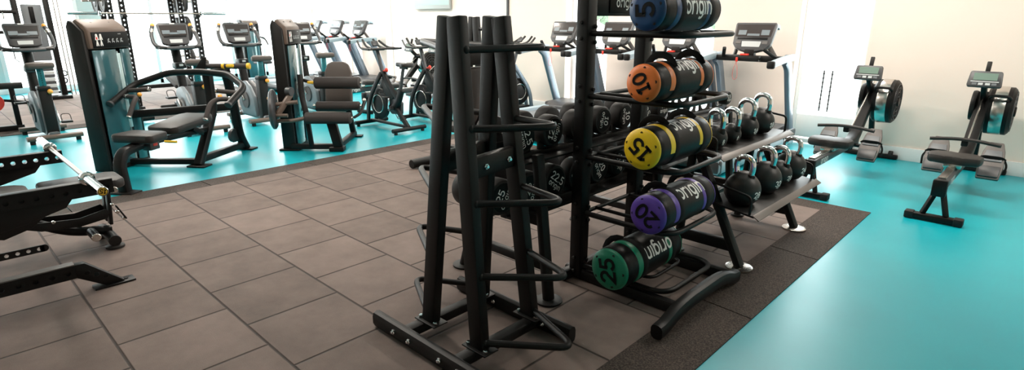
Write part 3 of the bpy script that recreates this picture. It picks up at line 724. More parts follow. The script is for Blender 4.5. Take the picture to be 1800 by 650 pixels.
# ------------------------------------------------------------------ rowing machines
def rower(label, loc, group):
    t = thing('rowing_machine', label, 'rowing machine', loc, 0, group)
    MB().box((0, 0, .028), (.37, .07, .045), .008).build('rear_foot', 'black', t)
    for s in (1, -1):
        MB().bar((s*.075, 0, .05), (s*.015, .06, .25), .03, .035, bev=.006).build('rear_strut', 'black', t)
        MB().box((s*.155, 0, .03), (.06, .08, .055), .008).build('rubber_end', 'rubber', t)
    MB().rtube([(0, .02, .29), (0, 1.34, .29)], .085, .075, c=.2).build('rail', 'dgrey', t)
    MB().rtube([(0, .03, .333), (0, 1.3, .333)], .05, .016, c=.3).build('rail_track', 'steel', t)
    MB().box((0, .0, .265), (.095, .05, .13), .012).build('rail_end', 'black', t)
    m = MB(); m.text('origin', .04, .2, flat((.0436, .25, .29), (0, 1, 0), (0, 0, 1))); m.build('lettering', 'white', t)
    sp = [(-.17, -.10), (-.185, .03), (-.14, .10), (-.04, .115), (0, .10), (.04, .115), (.14, .10), (.185, .03), (.17, -.10), (.06, -.125), (0, -.11), (-.06, -.125)]
    se = MB().prism(sp, (0, .52, .405), (1, 0, 0), (0, 1, 0), .07, .022).build('seat', 'pad', t)
    MB().box((0, .52, .358), (.12, .16, .05), .01).build('carriage', 'steel', se)
    # main beam climbing to the flywheel
    MB().rtube([(0, 1.0, .29), (0, 1.28, .31), (0, 1.78, .80)], .10, .085, fillet=.12, c=.2).build('main_beam', 'black', t)
    MB().tube([(0, 1.16, .46), (0, 1.74, .86)], .006, seg=6).build('drive_strap', 'steel', t)
    MB().tube([(-.245, .93, .475), (-.10, .95, .49), (0, .965, .492), (.10, .95, .49), (.245, .93, .475)], .015, fillet=.06, seg=10).build('pull_handle', 'pad', t)
    MB().box((0, 1.0, .46), (.05, .08, .06), .01).build('handle_hook', 'black', t)
    for s in (1, -1):
        o = Vector((s*.195, 1.12, .295)); ay = Vector((0, .66, .75)).normalized(); ax = Vector((1, 0, 0)); n = ax.cross(ay)
        f = MB().prism([(-.078, -.17), (.078, -.17), (.09, -.03), (.075, .11), (.05, .20), (-.05, .20), (-.075, .11), (-.09, -.03)], o, ax, ay, .03, .01).build('foot_plate', 'warmgrey', t)
        MB().prism([(-.07, -.155), (.07, -.155), (.075, -.05), (-.075, -.05)], o+n*.02, ax, ay, .02, .006).build('heel_cup', 'dgrey', f)
        MB().prism([(-.07, .0), (.07, .0), (.055, .11), (-.055, .11)], o+n*.018, ax, ay, .012, .005).build('toe_pad', 'grey', f)
        MB().rtube([o+ax*-.085+ay*.03+n*.0, o+ax*-.06+ay*.03+n*.035, o+ax*.06+ay*.03+n*.035, o+ax*.085+ay*.03], .03, .006, fillet=.03, up=(0, 1, 0)).build('strap', 'strap', f)
        MB().rtube([o+ax*s*.085+ay*.03, o+ax*s*.105+ay*.02+Vector((0, -.01, -.03)), o+ax*s*.10+Vector((0, -.01, -.09))], .016, .004, fillet=.04, up=(0, 1, 0)).build('strap_tail', 'strap', f)
    MB().cyl((-.20, 1.22, .27), (.20, 1.22, .27), .018).build('foot_axle', 'black', t)
    # flywheel housing, offset to the right
    fx, fy, fz, r = .125, 1.80, .66, .22
    fw = MB().lathe([(r*.55, -.10), (r*.90, -.098), (r, -.078), (r, .078), (r*.90, .098), (r*.62, .10)], (fx, fy, fz), (1, 0, 0), 40).build('flywheel_housing', 'black', t)
    MB().lathe([(r+.002, -.046), (r+.005, -.040), (r+.005, .040), (r+.002, .046)], (fx, fy, fz), (1, 0, 0), 48, -75, 115, caps=False).build('mesh_band', 'steel', fw)
    g = MB()
    for q in (.25, .45, .65, .82): g.ring((fx+.103, fy, fz), (1, 0, 0), r*q, .004, 28, 6)
    for q in range(8):
        a = R(45*q); g.tube([(fx+.103, fy+math.cos(a)*r*.2, fz+math.sin(a)*r*.2), (fx+.103, fy+math.cos(a)*r*.85, fz+math.sin(a)*r*.85)], .0035, seg=6)
    g.build('fan_grille', 'dgrey', fw)
    MB().cyl((fx+.09, fy, fz), (fx+.12, fy, fz), .045).build('damper_hub', 'black2', fw)
    MB().tube([(fx-.075, fy-.20, fz+.13), (fx-.06, fy-.235, fz+.155), (fx+.06, fy-.235, fz+.155), (fx+.075, fy-.20, fz+.13)], .014, fillet=.02, seg=8).build('carry_handle', 'black2', fw)
    MB().lathe([(.05, -.02), (.135, -.018), (.14, 0), (.135, .018), (.05, .02)], (-.065, 1.72, .70), (1, 0, 0), 28).build('chain_cover', 'black2', t)
    MB().rtube([(0, 1.74, .74), (0, 1.60, .82), (0, 1.50, .92)], .045, .06, fillet=.08, c=.3).build('console_arm', 'black', t)
    ay = Vector((0, .36, .93)).normalized(); ax = Vector((1, 0, 0)); o = Vector((0, 1.46, .955))
    co = MB().prism([(-.115, -.065), (.115, -.065), (.125, -.05), (.115, .07), (.105, .08), (-.105, .08), (-.115, .07), (-.125, -.05)], o, ax, ay, .04, .008).build('console', 'dgrey', t)
    n = ax.cross(ay)
    MB().prism([(-.085, -.005), (.085, -.005), (.085, .06), (-.085, .06)], o+n*.021, ax, ay, .004).build('lcd_screen', 'lcd', co)
    MB().prism([(-.10, -.022), (.10, -.022), (.10, -.014), (-.10, -.014)], o+n*.021, ax, ay, .004).build('stripe', 'key', co)
    for x in (-.07, -.025, .025, .07): MB().prism([(x-.017, -.05), (x+.017, -.05), (x+.017, -.03), (x-.017, -.03)], o+n*.022, ax, ay, .005).build('button', 'key' if abs(x) < .05 else 'grey', co)
    MB().box(o+ay*.12+Vector((0, .02, 0)), (.035, .03, .10), .006, rot=(-18, 0, 0)).build('phone_clip', 'black2', co)
    MB().bar((0, 2.12, .03), (0, 1.86, .62), .05, .05, up=(0, 1, 0), bev=.008).build('front_strut', 'black', t)
    MB().box((0, 2.10, .028), (.54, .06, .045), .01).build('front_foot', 'black', t)
    for s in (1, -1): MB().cyl((s*.20-.02, 2.10, .06), (s*.20+.02, 2.10, .06), .03, seg=14).build('transport_wheel', 'rubber', t)
    return t
RW = rower('black rowing machine in front of the bare wall at the right edge', (4.42, 4.785, FZ), 'rowing machines')
dup(RW, (3.50, 4.79, FZ), None, 'black rowing machine in front of the glass door')
dup(RW, (-3.92, 4.62, FZ), None, 'black rowing machine in the background behind the two spin bikes, left of two')
dup(RW, (-3.2, 4.62, FZ), None, 'black rowing machine in the background partly behind the ball rack posts')

# ------------------------------------------------------------------ spin bikes
def spin_bike(label, loc, rz, group, body):
    t = thing('spin_bike', label, 'spin bike', loc, rz, group)
    for y, nm in ((.47, 'front_foot'), (-.44, 'rear_foot')):
        f = MB().cyl((-.27, y, .055), (.27, y, .055), .028).build(nm, 'black', t)
        for s in (1, -1): MB().cyl((s*.22, y, 0), (s*.22, y, .035), .024).build('levelling_foot', 'rubber', f)
    MB().bar((0, -.44, .075), (0, .47, .075), .05, .035, bev=.008).build('base_bar', 'black', t)
    for s in (1, -1):
        MB().rtube([(s*.065, .45, .06), (s*.07, .40, .36), (s*.055, .17, .66), (s*.02, .12, .76)], .028, .065, fillet=.15, up=(0, 1, .3), c=.3).build('fork', body, t)
    MB().rtube([(0, .10, .76), (0, -.02, .60), (0, -.20, .45), (0, -.26, .42)], .05, .085, fillet=.1, c=.35).build('top_tube', body, t)
    pl = [(.10, .70), (.13, .60), (.05, .44), (-.10, .42), (-.16, .46), (-.02, .58), (.06, .69)]
    MB().prism(pl, (0, 0, 0), (0, 1, 0), (0, 0, 1), .05, .008).build('frame_web', 'black2', t)
    MB().rtube([(0, -.30, .56), (0, -.24, .42), (0, -.12, .30)], .055, .10, fillet=.1, c=.35).build('seat_tube', body, t)
    MB().rtube([(0, -.14, .32), (0, -.42, .07)], .05, .065, c=.35).build('rear_stay', body, t)
    MB().rtube([(0, -.26, .48), (0, -.37, .85)], .035, .05, c=.4).build('seat_post', 'dgrey', t)
    MB().bar((0, -.46, .855), (0, -.30, .855), .03, .03, bev=.006).build('seat_slider', 'black2', t)
    sp = [(-.02, .15), (.02, .15), (.035, .06), (.06, -.02), (.095, -.08), (.09, -.13), (.03, -.145), (-.03, -.145), (-.09, -.13), (-.095, -.08), (-.06, -.02), (-.035, .06)]
    MB().prism(sp, (0, -.37, .895), (1, 0, 0), (0, 1, 0), .06, .02).build('saddle', 'pad', t)
    c = (0, .22, .33)
    fw = MB().lathe([(.03, -.035), (.19, -.03), (.215, -.018), (.215, .018), (.19, .03), (.03, .035)], c, (1, 0, 0), 40).build('flywheel', 'black', t)
    for s in (1, -1): MB().ring((s*.036, .22, .33), (1, 0, 0), .125, .006, 36, 8).build('flywheel_ring', 'steel', fw)
    MB().prism([(-.20, -.12), (.02, -.14), (.16, -.05), (.14, .06), (-.05, .10), (-.22, .04)], (.055, -.02, .34), (0, 1, 0), (0, 0, 1), .05, .015).build('chain_guard', 'dgrey' if body != 'slate' else 'slate', t)
    for s in (1, -1):
        m = MB(); m.bar((s*.09, -.11, .30), (s*.095, -.11+s*.04, .30-s*.165), .018, .028, bev=.004)
        a = m.build('crank', 'chrome', t)
        pe = MB().box((s*.15, -.11+s*.04, .30-s*.165), (.09, .10, .02), .005)
        pe.tube([(s*.11, -.06+s*.04, .31-s*.165), (s*.12, .0+s*.04, .36-s*.165), (s*.18, .0+s*.04, .36-s*.165), (s*.19, -.06+s*.04, .31-s*.165)], .006, fillet=.02, seg=6)
        pe.build('pedal', 'black2', a)
    MB().cyl((-.085, -.11, .30), (.085, -.11, .30), .035).build('bottom_bracket', 'dgrey', t)
    MB().rtube([(0, .10, .72), (0, .22, 1.07)], .045, .055, c=.4).build('handlebar_post', 'dgrey', t)
    k = MB().cyl((0, .085, .79), (0, .035, .80), .012); k.ell((0, .02, .805), (.026, .02, .03), 14); k.build('tension_knob', 'red', t)
    hb = MB()
    hb.tube([(-.06, .22, 1.08), (-.22, .10, 1.08), (-.235, -.02, 1.09)], .016, fillet=.06, seg=10)
    hb.tube([(.06, .22, 1.08), (.22, .10, 1.08), (.235, -.02, 1.09)], .016, fillet=.06, seg=10)
    hb.tube([(-.235, .04, 1.085), (-.22, .28, 1.09), (-.17, .42, 1.18)], .016, fillet=.07, seg=10)
    hb.tube([(.235, .04, 1.085), (.22, .28, 1.09), (.17, .42, 1.18)], .016, fillet=.07, seg=10)
    hb.tube([(-.10, .16, 1.08), (-.10, .33, 1.11), (-.085, .43, 1.20)], .016, fillet=.06, seg=10)
    hb.tube([(.10, .16, 1.08), (.10, .33, 1.11), (.085, .43, 1.20)], .016, fillet=.06, seg=10)
    hb.tube([(-.23, .10, 1.085), (.23, .10, 1.085)], .016, seg=10)
    hb.box((0, .20, 1.075), (.16, .12, .03), .01)
    hb.build('handlebar', 'pad', t)
    MB().box((0, .26, 1.15), (.10, .03, .08), .01, rot=(-35, 0, 0)).build('console', 'dgrey', t)
    return t
SB = spin_bike('black spin bike with red knob nearest the leg machine, left of the dark pair', (-1.76, 4.12, FZ), 90, 'dark spin bikes', 'black')
dup(SB, (-1.70, 4.82, FZ), 90, 'black spin bike with red knob partly hidden by the left hoops of the ball rack')
spin_bike('slate grey spin bike with red knob standing alone against the cream wall', (-1.55, 6.25, FZ), -8, None, 'slate')

# ------------------------------------------------------------------ upright exercise bikes
def exercise_bike(label, loc, group):
    t = thing('exercise_bike', label, 'exercise bike', loc, 90, group)
    for y, nm, w_ in ((-.42, 'rear_foot', .56), (.46, 'front_foot', .50)):
        f = MB().rtube([(-w_/2, y, .07), (w_/2, y, .07)], .10, .055, c=.4).build(nm, 'brown', t)
        for s in (1, -1): MB().cyl((s*(w_/2-.05), y, 0), (s*(w_/2-.05), y, .045), .028).build('levelling_foot', 'rubber', f)
    MB().rtube([(0, -.42, .09), (0, .46, .09)], .12, .07, c=.4).build('base_beam', 'grey', t)
    sh = [(-.22, .10), (.26, .10), (.36, .22), (.36, .42), (.28, .56), (.10, .60), (-.06, .52), (-.18, .38)]
    for s in (1, -1): MB().prism(sh, (s*.07, 0, 0), (0, 1, 0), (0, 0, 1), .06, .02).build('shroud', 'keys', t)
    MB().prism([(y*.96, z*.97) for y, z in sh], (0, .005, .01), (0, 1, 0), (0, 0, 1), .09, .01).build('inner_shroud', 'dgrey', t)
    for s in (1, -1):
        d = MB().cyl((s*.10, .07, .32), (s*.118, .07, .32), .12, seg=28).build('crank_disc', 'dgrey', t)
        m = MB().bar((s*.13, .07, .32), (s*.135, .07-s*.10, .32-s*.13), .02, .03, bev=.004).build('crank', 'steel', d)
        p = MB().box((s*.20, .07-s*.10, .32-s*.13), (.12, .11, .025), .006).build('pedal', 'black2', t)
        MB().tube([(s*.20-.05, -.03+.07-s*.10, .34-s*.13), (s*.20-.05, .02+.07-s*.10, .42-s*.13), (s*.20+.05, .02+.07-s*.10, .42-s*.13), (s*.20+.05, -.03+.07-s*.10, .34-s*.13)], .005, fillet=.04, seg=6).build('pedal_strap', 'black2', p)
    MB().box((0, -.30, .36), (.13, .13, .58), .02).build('seat_column', 'black2', t)
    MB().box((0, -.31, .66), (.14, .14, .06), .02).build('column_collar', 'black2', t)
    MB().ell((.05, -.385, .62), (.03, .03, .03), 14).build('adjuster_knob', 'orange', t)
    sp = MB().box((0, -.33, .78), (.07, .055, .25), .008).build('seat_post', 'tealpost', t)
    for i in range(7): MB().cyl((0, -.357, .70+.028*i), (0, -.359, .70+.028*i), .006, seg=8).build('height_mark', 'black2', sp)
    sd = [(-.04, .17), (.04, .17), (.07, .06), (.135, -.03), (.15, -.09), (.13, -.13), (.04, -.14), (-.04, -.14), (-.13, -.13), (-.15, -.09), (-.135, -.03), (-.07, .06)]
    MB().prism(sd, (0, -.32, .935), (1, 0, 0), (0, 1, 0), .075, .028).build('saddle', 'brownpad', t)
    MB().tube([(0, .26, .42), (0, .40, 1.14)], .058, seg=20).build('mast', 'black', t)
    bx = MB().box((0, .315, .86), (.15, .14, .085), .018).build('mast_collar', 'grey', t)
    MB().box((0, .24, .865), (.13, .012, .07), .004).build('collar_panel', 'black2', bx)
    MB().box((0, .232, .87), (.05, .006, .03), .002).build('collar_badge', 'key', bx)
    # handlebar loop with upright horns
    hb = MB().tube([(-.235, .38, 1.385), (-.275, .345, 1.28), (-.285, .24, 1.13), (-.17, .13, 1.10), (.17, .13, 1.10), (.285, .24, 1.13), (.275, .345, 1.28), (.235, .38, 1.385)], .0245, fillet=.075, seg=12).build('handlebar', 'dgrey', t)
    for s in (1, -1):
        MB().ell((s*.234, .381, 1.39), (.0265, .0265, .028), 12).build('horn_tip', 'orange', hb)
        MB().tube([(s*.268, .352, 1.30), (s*.25, .367, 1.345)], .0265, seg=12).build('pulse_sensor', 'steel', hb)
    MB().box((0, .22, 1.105), (.52, .20, .035), .015).build('handle_tray', 'black2', t)
    ax, ay = Vector((1, 0, 0)), Vector((0, .34, .94)).normalized(); n = ax.cross(ay); o = Vector((0, .34, 1.27))
    co = MB().prism([(-.165, -.13), (-.11, -.15), (.11, -.15), (.165, -.13), (.19, .13), (.175, .155), (-.175, .155), (-.19, .13)], o, ax, ay, .06, .014).build('console', 'dgrey', t)
    MB().prism([(-.155, -.02), (.155, -.02), (.168, .12), (-.168, .12)], o+n*.03, ax, ay, .006).build('display', 'screen', co)
    for x0, x1, y0, y1 in ((-.145, -.05, .0, .05), (.04, .145, .0, .045), (-.06, .06, -.005, .02)):
        MB().prism([(x0, y0), (x1, y0), (x1, y1), (x0, y1)], o+n*.033, ax, ay, .003).build('key_block', 'keys', co)
    MB().prism([(-.14, -.045), (.14, -.045), (.145, -.02), (-.145, -.02)], o+n*.033, ax, ay, .014, .003).build('tray', 'black', co)
    MB().prism([(-.075, -.125), (.075, -.125), (.08, -.075), (-.08, -.075)], o+n*.032, ax, ay, .006).build('key_pad', 'key', co)
    MB().prism([(-.03, .135), (.03, .135), (.03, .148), (-.03, .148)], o+n*.032, ax, ay, .004).build('badge', 'white', co)
    MB().box((0, .36, 1.15), (.09, .08, .10), .015).build('neck', 'black2', t)
    return t
EB = exercise_bike('upright exercise bike at the far left edge, behind the barbell', (-4.42, .70, FZ), 'upright exercise bikes')
for x, y, lab in ((-3.60, 2.20, 'upright exercise bike in the middle distance behind the chest press bench'), (-3.74, 3.10, 'upright exercise bike just left of the leg machine tower'), (-3.74, 4.08, 'upright exercise bike behind the leg machine rollers')):
    dup(EB, (x, y, FZ), 90, lab)

# ------------------------------------------------------------------ weight-stack machines
GL['P'] = ([arc(.3, 1.02, .085, .10, 0, 360, 10), seg((.3, .9), (.3, .45), (.18, -.1)), seg((.3, .45), (.42, -.1)), seg((.14, .55), (.2, .85), (.4, .85), (.48, .55))], .6)
GL['Q'] = ([arc(.5, .95, .1, .12, 0, 360, 8), seg((.45, .85), (.35, .35), (.75, .3), (.8, 0)), seg((.1, 0), (.2, .9)), seg((.1, .25), (.9, .25))], .95)
def tower(t, fx, y0, dep, wid, h, fl=0):
    """weight-stack tower: front face looks along +x at x=fx, centred on y0"""
    cx = fx-dep/2
    fr = MB()
    for s in (1, -1): fr.prism([(-dep, 0), (0, 0), (-.02, h-.10), (-.10, h-.02), (-dep+.03, h), (-dep, h-.06)], (fx-.012, y0+s*(wid/2-.022), 0), (1, 0, 0), (0, 0, 1), .044, .012)
    fr.box((fx-dep+.02, y0, h/2-.03), (.03, wid-.08, h-.12), .008); fr.box((cx, y0, .03), (dep, wid-.04, .055), .01)
    fr.build('tower_frame', 'black2', t)
    cap = MB().prism([(0, 0), (0, .19), (-.05, .235), (-dep+.06, .285), (-dep+.02, .26), (-dep+.02, 0)], (fx+.004, y0, h-.27), (1, 0, 0), (0, 0, 1), wid-.07, .02).build('top_cap', 'brown', t)
    m = MB()
    for s in (1, -1): m = MB(); m.ell((cx-.04, y0+s*wid*.2, h-.012), (.07, .035, .006), 16, (0, 8, 0)); m.build('cap_recess', 'black2', cap)
    pc = MB().box((fx+.009, y0+.01, h-.185), (.006, wid-.11, .15), .002).build('placard', 'bagblack', cap)
    fn = lambda dy, dz: flat((fx+.0128, y0+dy, h-.185+dz), (0, 1, 0), (0, 0, 1))
    q = wid-.11
    for i, dy in enumerate((-q*.36, -q*.25)): MB().text('P', .085, .13 if i else .14, fn(dy, .0)).build('pictogram', 'white', pc)
    MB().box((fx+.0133, y0-q*.36, h-.168), (.001, .016, .022), .0).build('pictogram_muscle', 'red', pc)
    for i in range(4): MB().text('Q', .036, .14, fn(-q*.04+i*q*.12, -.01)).build('pictogram', 'key', pc)
    MB().text('- -', .012, .5, fn(q*.28, .052), .3).build('title_strip', 'key', pc)
    for a, b in ((-wid/2+.05, wid*.10), (wid*.20, wid/2-.05)):
        s_ = MB().box((fx-.004, y0+(a+b)/2, (h-.27)/2+.02), (.012, b-a, h-.33), .004).build('shroud', 'teal', t)
    g = MB()
    for dy in (wid*.12, wid*.18): g = MB(); g.cyl((fx-.03, y0+dy, .06), (fx-.03, y0+dy, h-.30), .009); g.build('guide_rod', 'pale', t)
    MB().box((fx-.006, y0+wid*.15, h/2+.04), (.012, wid*.085, h-.72), .003).build('guide_strip', 'pale', t)
    for i in range(7): MB().box((cx, y0, .10+i*.045), (dep*.5, wid*.55, .04), .004).build('weight_slab', 'dgrey', t)

# multi press with bench
t = thing('press_machine', 'dark chest press machine with smoked teal weight tower, curved yoke and flat bench', 'weight machine', (-1.2, 1.2, FZ), 35)
tower(t, -.70, .275, .18, .54, 1.47)
MB().rtube([(0, -.60, .02), (0, -.615, .26), (0, -.56, .36), (0, -.36, .385)], .075, .095, fillet=.12, up=(1, 0, 0), c=.3).build('front_leg', 'black', t)
MB().box((0, -.60, .01), (.22, .13, .018), .005).build('front_foot', 'black', t)
sd = [(-.21, -.10), (-.17, -.13), (.17, -.13), (.21, -.10), (.19, .11), (.13, .135), (-.13, .135), (-.19, .11)]
MB().prism(sd, (0, -.33, .455), (1, 0, 0), (0, 1, 0), .075, .02).build('seat', 'pad', t)
bd = [(-.16, -.24), (-.12, -.28), (.12, -.28), (.16, -.24), (.19, .22), (.14, .30), (-.14, .30), (-.19, .22)]
MB().prism(bd, (0, .19, .485), (1, 0, 0), Vector((0, 1, .09)), .075, .02).build('back_pad', 'pad', t)
MB().bar((0, -.40, .39), (0, .60, .36), .06, .05, bev=.01).build('bench_rail', 'black', t)
m = MB().box((.04, -.27, .37), (.09, .12, .09), .012).build('seat_carriage', 'dgrey', t)
MB().box((.088, -.27, .375), (.004, .05, .025), .001).build('marking', 'red', m)
MB().tube([(.06, -.12, .37), (.17, -.10, .365)], .012).build('seat_lever', 'yellow', t)
MB().bar((0, .30, .42), (0, .44, .34), .12, .05, bev=.01).build('pad_bracket', 'black', t)
MB().rtube([(0, .36, .02), (0, .62, .42), (0, .70, .55), (0, .70, .95)], .08, .09, fillet=.2, up=(1, 0, 0), c=.3).build('column', 'black', t)
MB().box((0, .37, .01), (.20, .14, .018), .005).build('column_foot', 'black', t)
MB().rtube([(0, 1.19, .02), (0, 1.10, .18), (0, 1.06, .60), (0, 1.0, .95)], .08, .09, fillet=.15, up=(1, 0, 0), c=.3).build('rear_column', 'black', t)
MB().box((0, 1.21, .01), (.20, .13, .018), .005).build('rear_foot', 'black', t)
MB().bar((0, .40, .07), (0, 1.14, .07), .07, .07, bev=.012).build('base_beam', 'black', t)
MB().bar((-.72, .28, .05), (0, .40, .05), .07, .06, bev=.012).build('tower_link', 'black', t)
MB().bar((-.72, .36, .53), (0, 1.05, .53), .06, .08, bev=.012).build('cross_beam', 'black', t)
MB().bar((0, .66, .93), (0, 1.04, .93), .08, .07, bev=.012).build('top_beam', 'black', t)
MB().lathe([(.03, -.02), (.075, -.02), (.08, 0), (.075, .02), (.03, .02)], (-.02, 1.02, .20), (1, 0, 0), 24).build('cable_pulley', 'dgrey', t)
MB().tube([(-.02, 1.02, .28), (-.02, 1.02, .9)], .004, seg=6).build('cable', 'steel', t)
yk = MB().tube([(-.66, .10, .675), (-.62, .38, .83), (-.34, .56, .945), (0, .60, .955), (.34, .56, .935), (.61, .40, .83), (.60, .12, .69)], .033, fillet=.08, seg=14, n=7).build('press_yoke', 'black', t)
for s in (1, -1):
    MB().cyl((s*.60-(.06 if s < 0 else 0), .135 if s > 0 else .112, .70 if s > 0 else .683), (s*.60-(.06 if s < 0 else 0), .115 if s > 0 else .092, .688 if s > 0 else .671), .036, seg=16).build('yoke_end_cap', 'dgrey', yk)
    g = MB().tube([(s*.59, .22, .735), (s*.44, .20, .735), (s*.41, .12, .70), (s*.41, .03, .57)], .023, fillet=.05, seg=12).build('grip', 'foam', yk)
    MB().cyl((s*.41, .032, .573), (s*.41, .022, .558), .024).build('grip_end', 'steel', g)
    g = MB().tube([(s*.60, .30, .785), (s*.38, .30, .80)], .022, seg=12).build('grip', 'foam', yk)
    MB().cyl((s*.38, .30, .80), (s*.365, .30, .801), .024).build('grip_end', 'steel', g)
    MB().cyl((s*.57, .22, .735), (s*.55, .22, .735), .027).build('grip_collar', 'steel', yk)
    MB().ell((s*.44, .24, .755), (.022, .022, .022), 10).build('adjuster_knob', 'orange', yk)
m = MB().tube([(-.14, .90, .985), (.30, .98, .985)], .03, seg=14).build('top_roller', 'foam', t)
MB().cyl((.285, .977, .985), (.315, .983, .985), .034).build('roller_ring', 'yellow', m)
MB().cyl((.02, .93, .985), (.05, .935, .985), .034).build('roller_ring', 'yellow', m)
MB().box((.12, .93, .99), (.09, .05, .035), .012).build('release_lever', 'yellow', m)
MB().prism([(-.09, 0), (.03, 0), (.06, .13), (.02, .13)], (-.12, .80, .96), (1, 0, 0), (0, 0, 1), .02, .004).build('stop_bracket', 'black2', t)

# seated leg machine
t = thing('leg_machine', 'dark seated leg machine with three padded rollers and teal weight tower', 'weight machine', (-1.003, 2.914, FZ), 44)
tower(t, -.52, .26, .15, .50, 1.47)
MB().box((-.60, .03, .012), (.24, .10, .02), .005).build('tower_foot', 'black', t)
MB().bar((-.58, .02, .05), (-.02, .02, .05), .07, .06, bev=.012).build('base_beam', 'black', t)
MB().bar((-.04, 0, .05), (-.06, .82, .05), .07, .06, bev=.012).build('rear_beam', 'black', t)
MB().box((-.04, -.01, .03), (.17, .12, .05), .01).build('front_foot', 'black', t)
MB().box((-.06, .83, .012), (.20, .10, .02), .005).build('rear_foot', 'black', t)
MB().bar((-.02, -.02, .05), (-.10, 0, .40), .11, .06, up=(0, 1, 0), bev=.012).build('column', 'black', t)
MB().bar((-.34, 0, .05), (-.36, 0, .38), .05, .05, up=(0, 1, 0), bev=.01).build('side_post', 'black', t)
MB().rtube([(-.06, .78, .05), (-.10, .72, .50), (-.18, .76, .92)], .06, .07, fillet=.1, up=(1, 0, 0), c=.3).build('back_post', 'black', t)
bp = [(-.15, -.26), (.15, -.26), (.165, -.20), (.165, .16), (.13, .26), (.07, .29), (-.07, .29), (-.13, .26), (-.165, .16), (-.165, -.20)]
MB().prism(bp, (-.17, .68, .68), (1, 0, 0), Vector((0, .16, 1)), .07, .02).build('back_pad', 'brownpad', t)
sd = [(-.19, -.18), (.19, -.18), (.21, .15), (-.21, .15)]
MB().prism(sd, (-.15, .40, .46), (1, 0, 0), (0, 1, 0), .07, .02).build('seat', 'pad', t)
def roller(x0, x1, y, z, r, nm):
    p = MB().cyl((x0, y, z), (x1, y, z), r, seg=28, bev=.012).build(nm, 'foam', t)
    MB().cyl((x0-.04, y, z), (x1+.02, y, z), .018).build('roller_axle', 'steel', p)
    return p
roller(-.36, .16, -.06, .395, .066, 'ankle_roller'); roller(-.30, .21, .17, .50, .052, 'seat_edge_roller'); k_ = roller(-.33, .20, .28, .755, .07, 'thigh_roller')
MB().box((-.36, .24, .765), (.09, .035, .035), .012).build('release_lever', 'yellow', k_)
MB().rtube([(-.46, .18, .86), (-.45, .14, .60), (-.40, .10, .42)], .045, .09, fillet=.1, up=(0, 1, 0), c=.3).build('pivot_arm', 'black2', t)
MB().bar((-.50, .25, .80), (-.34, .28, .757), .04, .04, bev=.01).build('roller_arm', 'black2', t)
d = MB().lathe([(.05, -.03), (.20, -.028), (.225, -.012), (.225, .012), (.20, .028), (.05, .03)], (-.70, -.09, .50), (1, .25, 0), 36).build('cam_disc', 'dgrey', t)
for a in (60, 90): MB().ell((-.735, -.09+.0, .50+.12*(1 if a == 60 else -.1)), (.025, .02, .025), 10).build('stop_knob', 'orange', d)
MB().tube([(-.70, -.09, .55), (-.44, -.04, .575)], .024, seg=12).build('drive_shaft', 'brown', t)
MB().bar((-.52, .0, .66), (-.64, -.14, .45), .05, .06, bev=.012).build('link_arm', 'brown', t)
MB().cyl((-.56, .0, .69), (-.50, -.02, .69), .05).build('counterweight', 'dgrey', t)
MB().tube([(-.70, -.16, .44), (-.52, -.16, .44)], .022, seg=12).build('handle_bar', 'brown', t)
MB().tube([(-.66, -.12, .37), (-.50, -.10, .37), (-.36, -.06, .395)], .022, fillet=.05, seg=12).build('roller_crank', 'brown', t)
MB().tube([(.19, -.05, .40), (.26, .02, .44), (.27, .14, .56)], .016, fillet=.05, seg=10).build('side_handle', 'black2', t)
MB().ell((.27, .14, .57), (.025, .025, .025), 10).build('handle_knob', 'steel', t)

# background weight machine, glimpsed through the bike consoles
t = thing('cable_station', 'teal tinted weight station in the background between two exercise bikes', 'weight machine', (-9.7, 5.62, FZ), 0)
tower(t, 0, 0, .30, .42, 1.45)
MB().tube([(.02, -.12, 1.05), (.22, -.22, 1.0), (.30, -.25, .85)], .018, fillet=.06).build('pull_arm', 'black2', t)
MB().tube([(.02, .12, 1.05), (.22, .22, 1.0), (.30, .25, .85)], .018, fillet=.06).build('pull_arm', 'black2', t)
MB().box((.45, 0, .45), (.40, .30, .07), .02).build('seat', 'pad', t)
MB().bar((0, 0, .06), (.7, 0, .06), .07, .06, bev=.01).build('base_beam', 'black', t)
MB().bar((.45, 0, .06), (.45, 0, .42), .06, .06, up=(0, 1, 0), bev=.01).build('seat_post', 'black', t)

# ------------------------------------------------------------------ bench, spotter-arm rack and barbell at the left edge
t = thing('adjustable_bench', 'black adjustable weight bench with chrome bolts under the barbell at left', 'bench', (.45, .1, 0))
def pt(x, y, z): return (x-.45, y-.1, z)
def pad(y0, y1, z0, z1, w_, nm):
    L = y1-y0; P = [(-w_/2+.02, -L/2), (w_/2-.02, -L/2), (w_/2, -L/2+.03), (w_/2, L/2-.05), (w_/2-.04, L/2), (-w_/2+.04, L/2), (-w_/2, L/2-.05), (-w_/2, -L/2+.03)]
    return MB().prism(P, pt(.45, (y0+y1)/2, (z0+z1)/2), (1, 0, 0), Vector((0, L, z1-z0)), .065, .018).build(nm, 'pad', t)
pad(.0, .44, .425, .425, .30, 'back_pad'); pad(-.46, -.045, .465, .425, .30, 'seat_pad')
MB().bar(pt(.45, -.5, .375), pt(.45, .38, .375), .06, .05, bev=.01).build('spine', 'black', t)
MB().rtube([pt(.45, -.45, .30), pt(.45, -.10, .26), pt(.45, .10, .125), pt(.45, .33, .085)], .062, .062, fillet=.16, up=(1, 0, 0), c=.48, n=8).build('base_tube', 'black', t)
f = MB().cyl(pt(.28, .31, .055), pt(.62, .31, .055), .035, seg=22).build('foot_bar', 'black', t)
for s in (-1, 1): MB().lathe([(.035, 0), (.055, .003), (.055, .016), (.042, .022)], pt(.45+s*.14, .31, 0), (0, 0, 1), 22).build('rubber_foot', 'rubber', f)
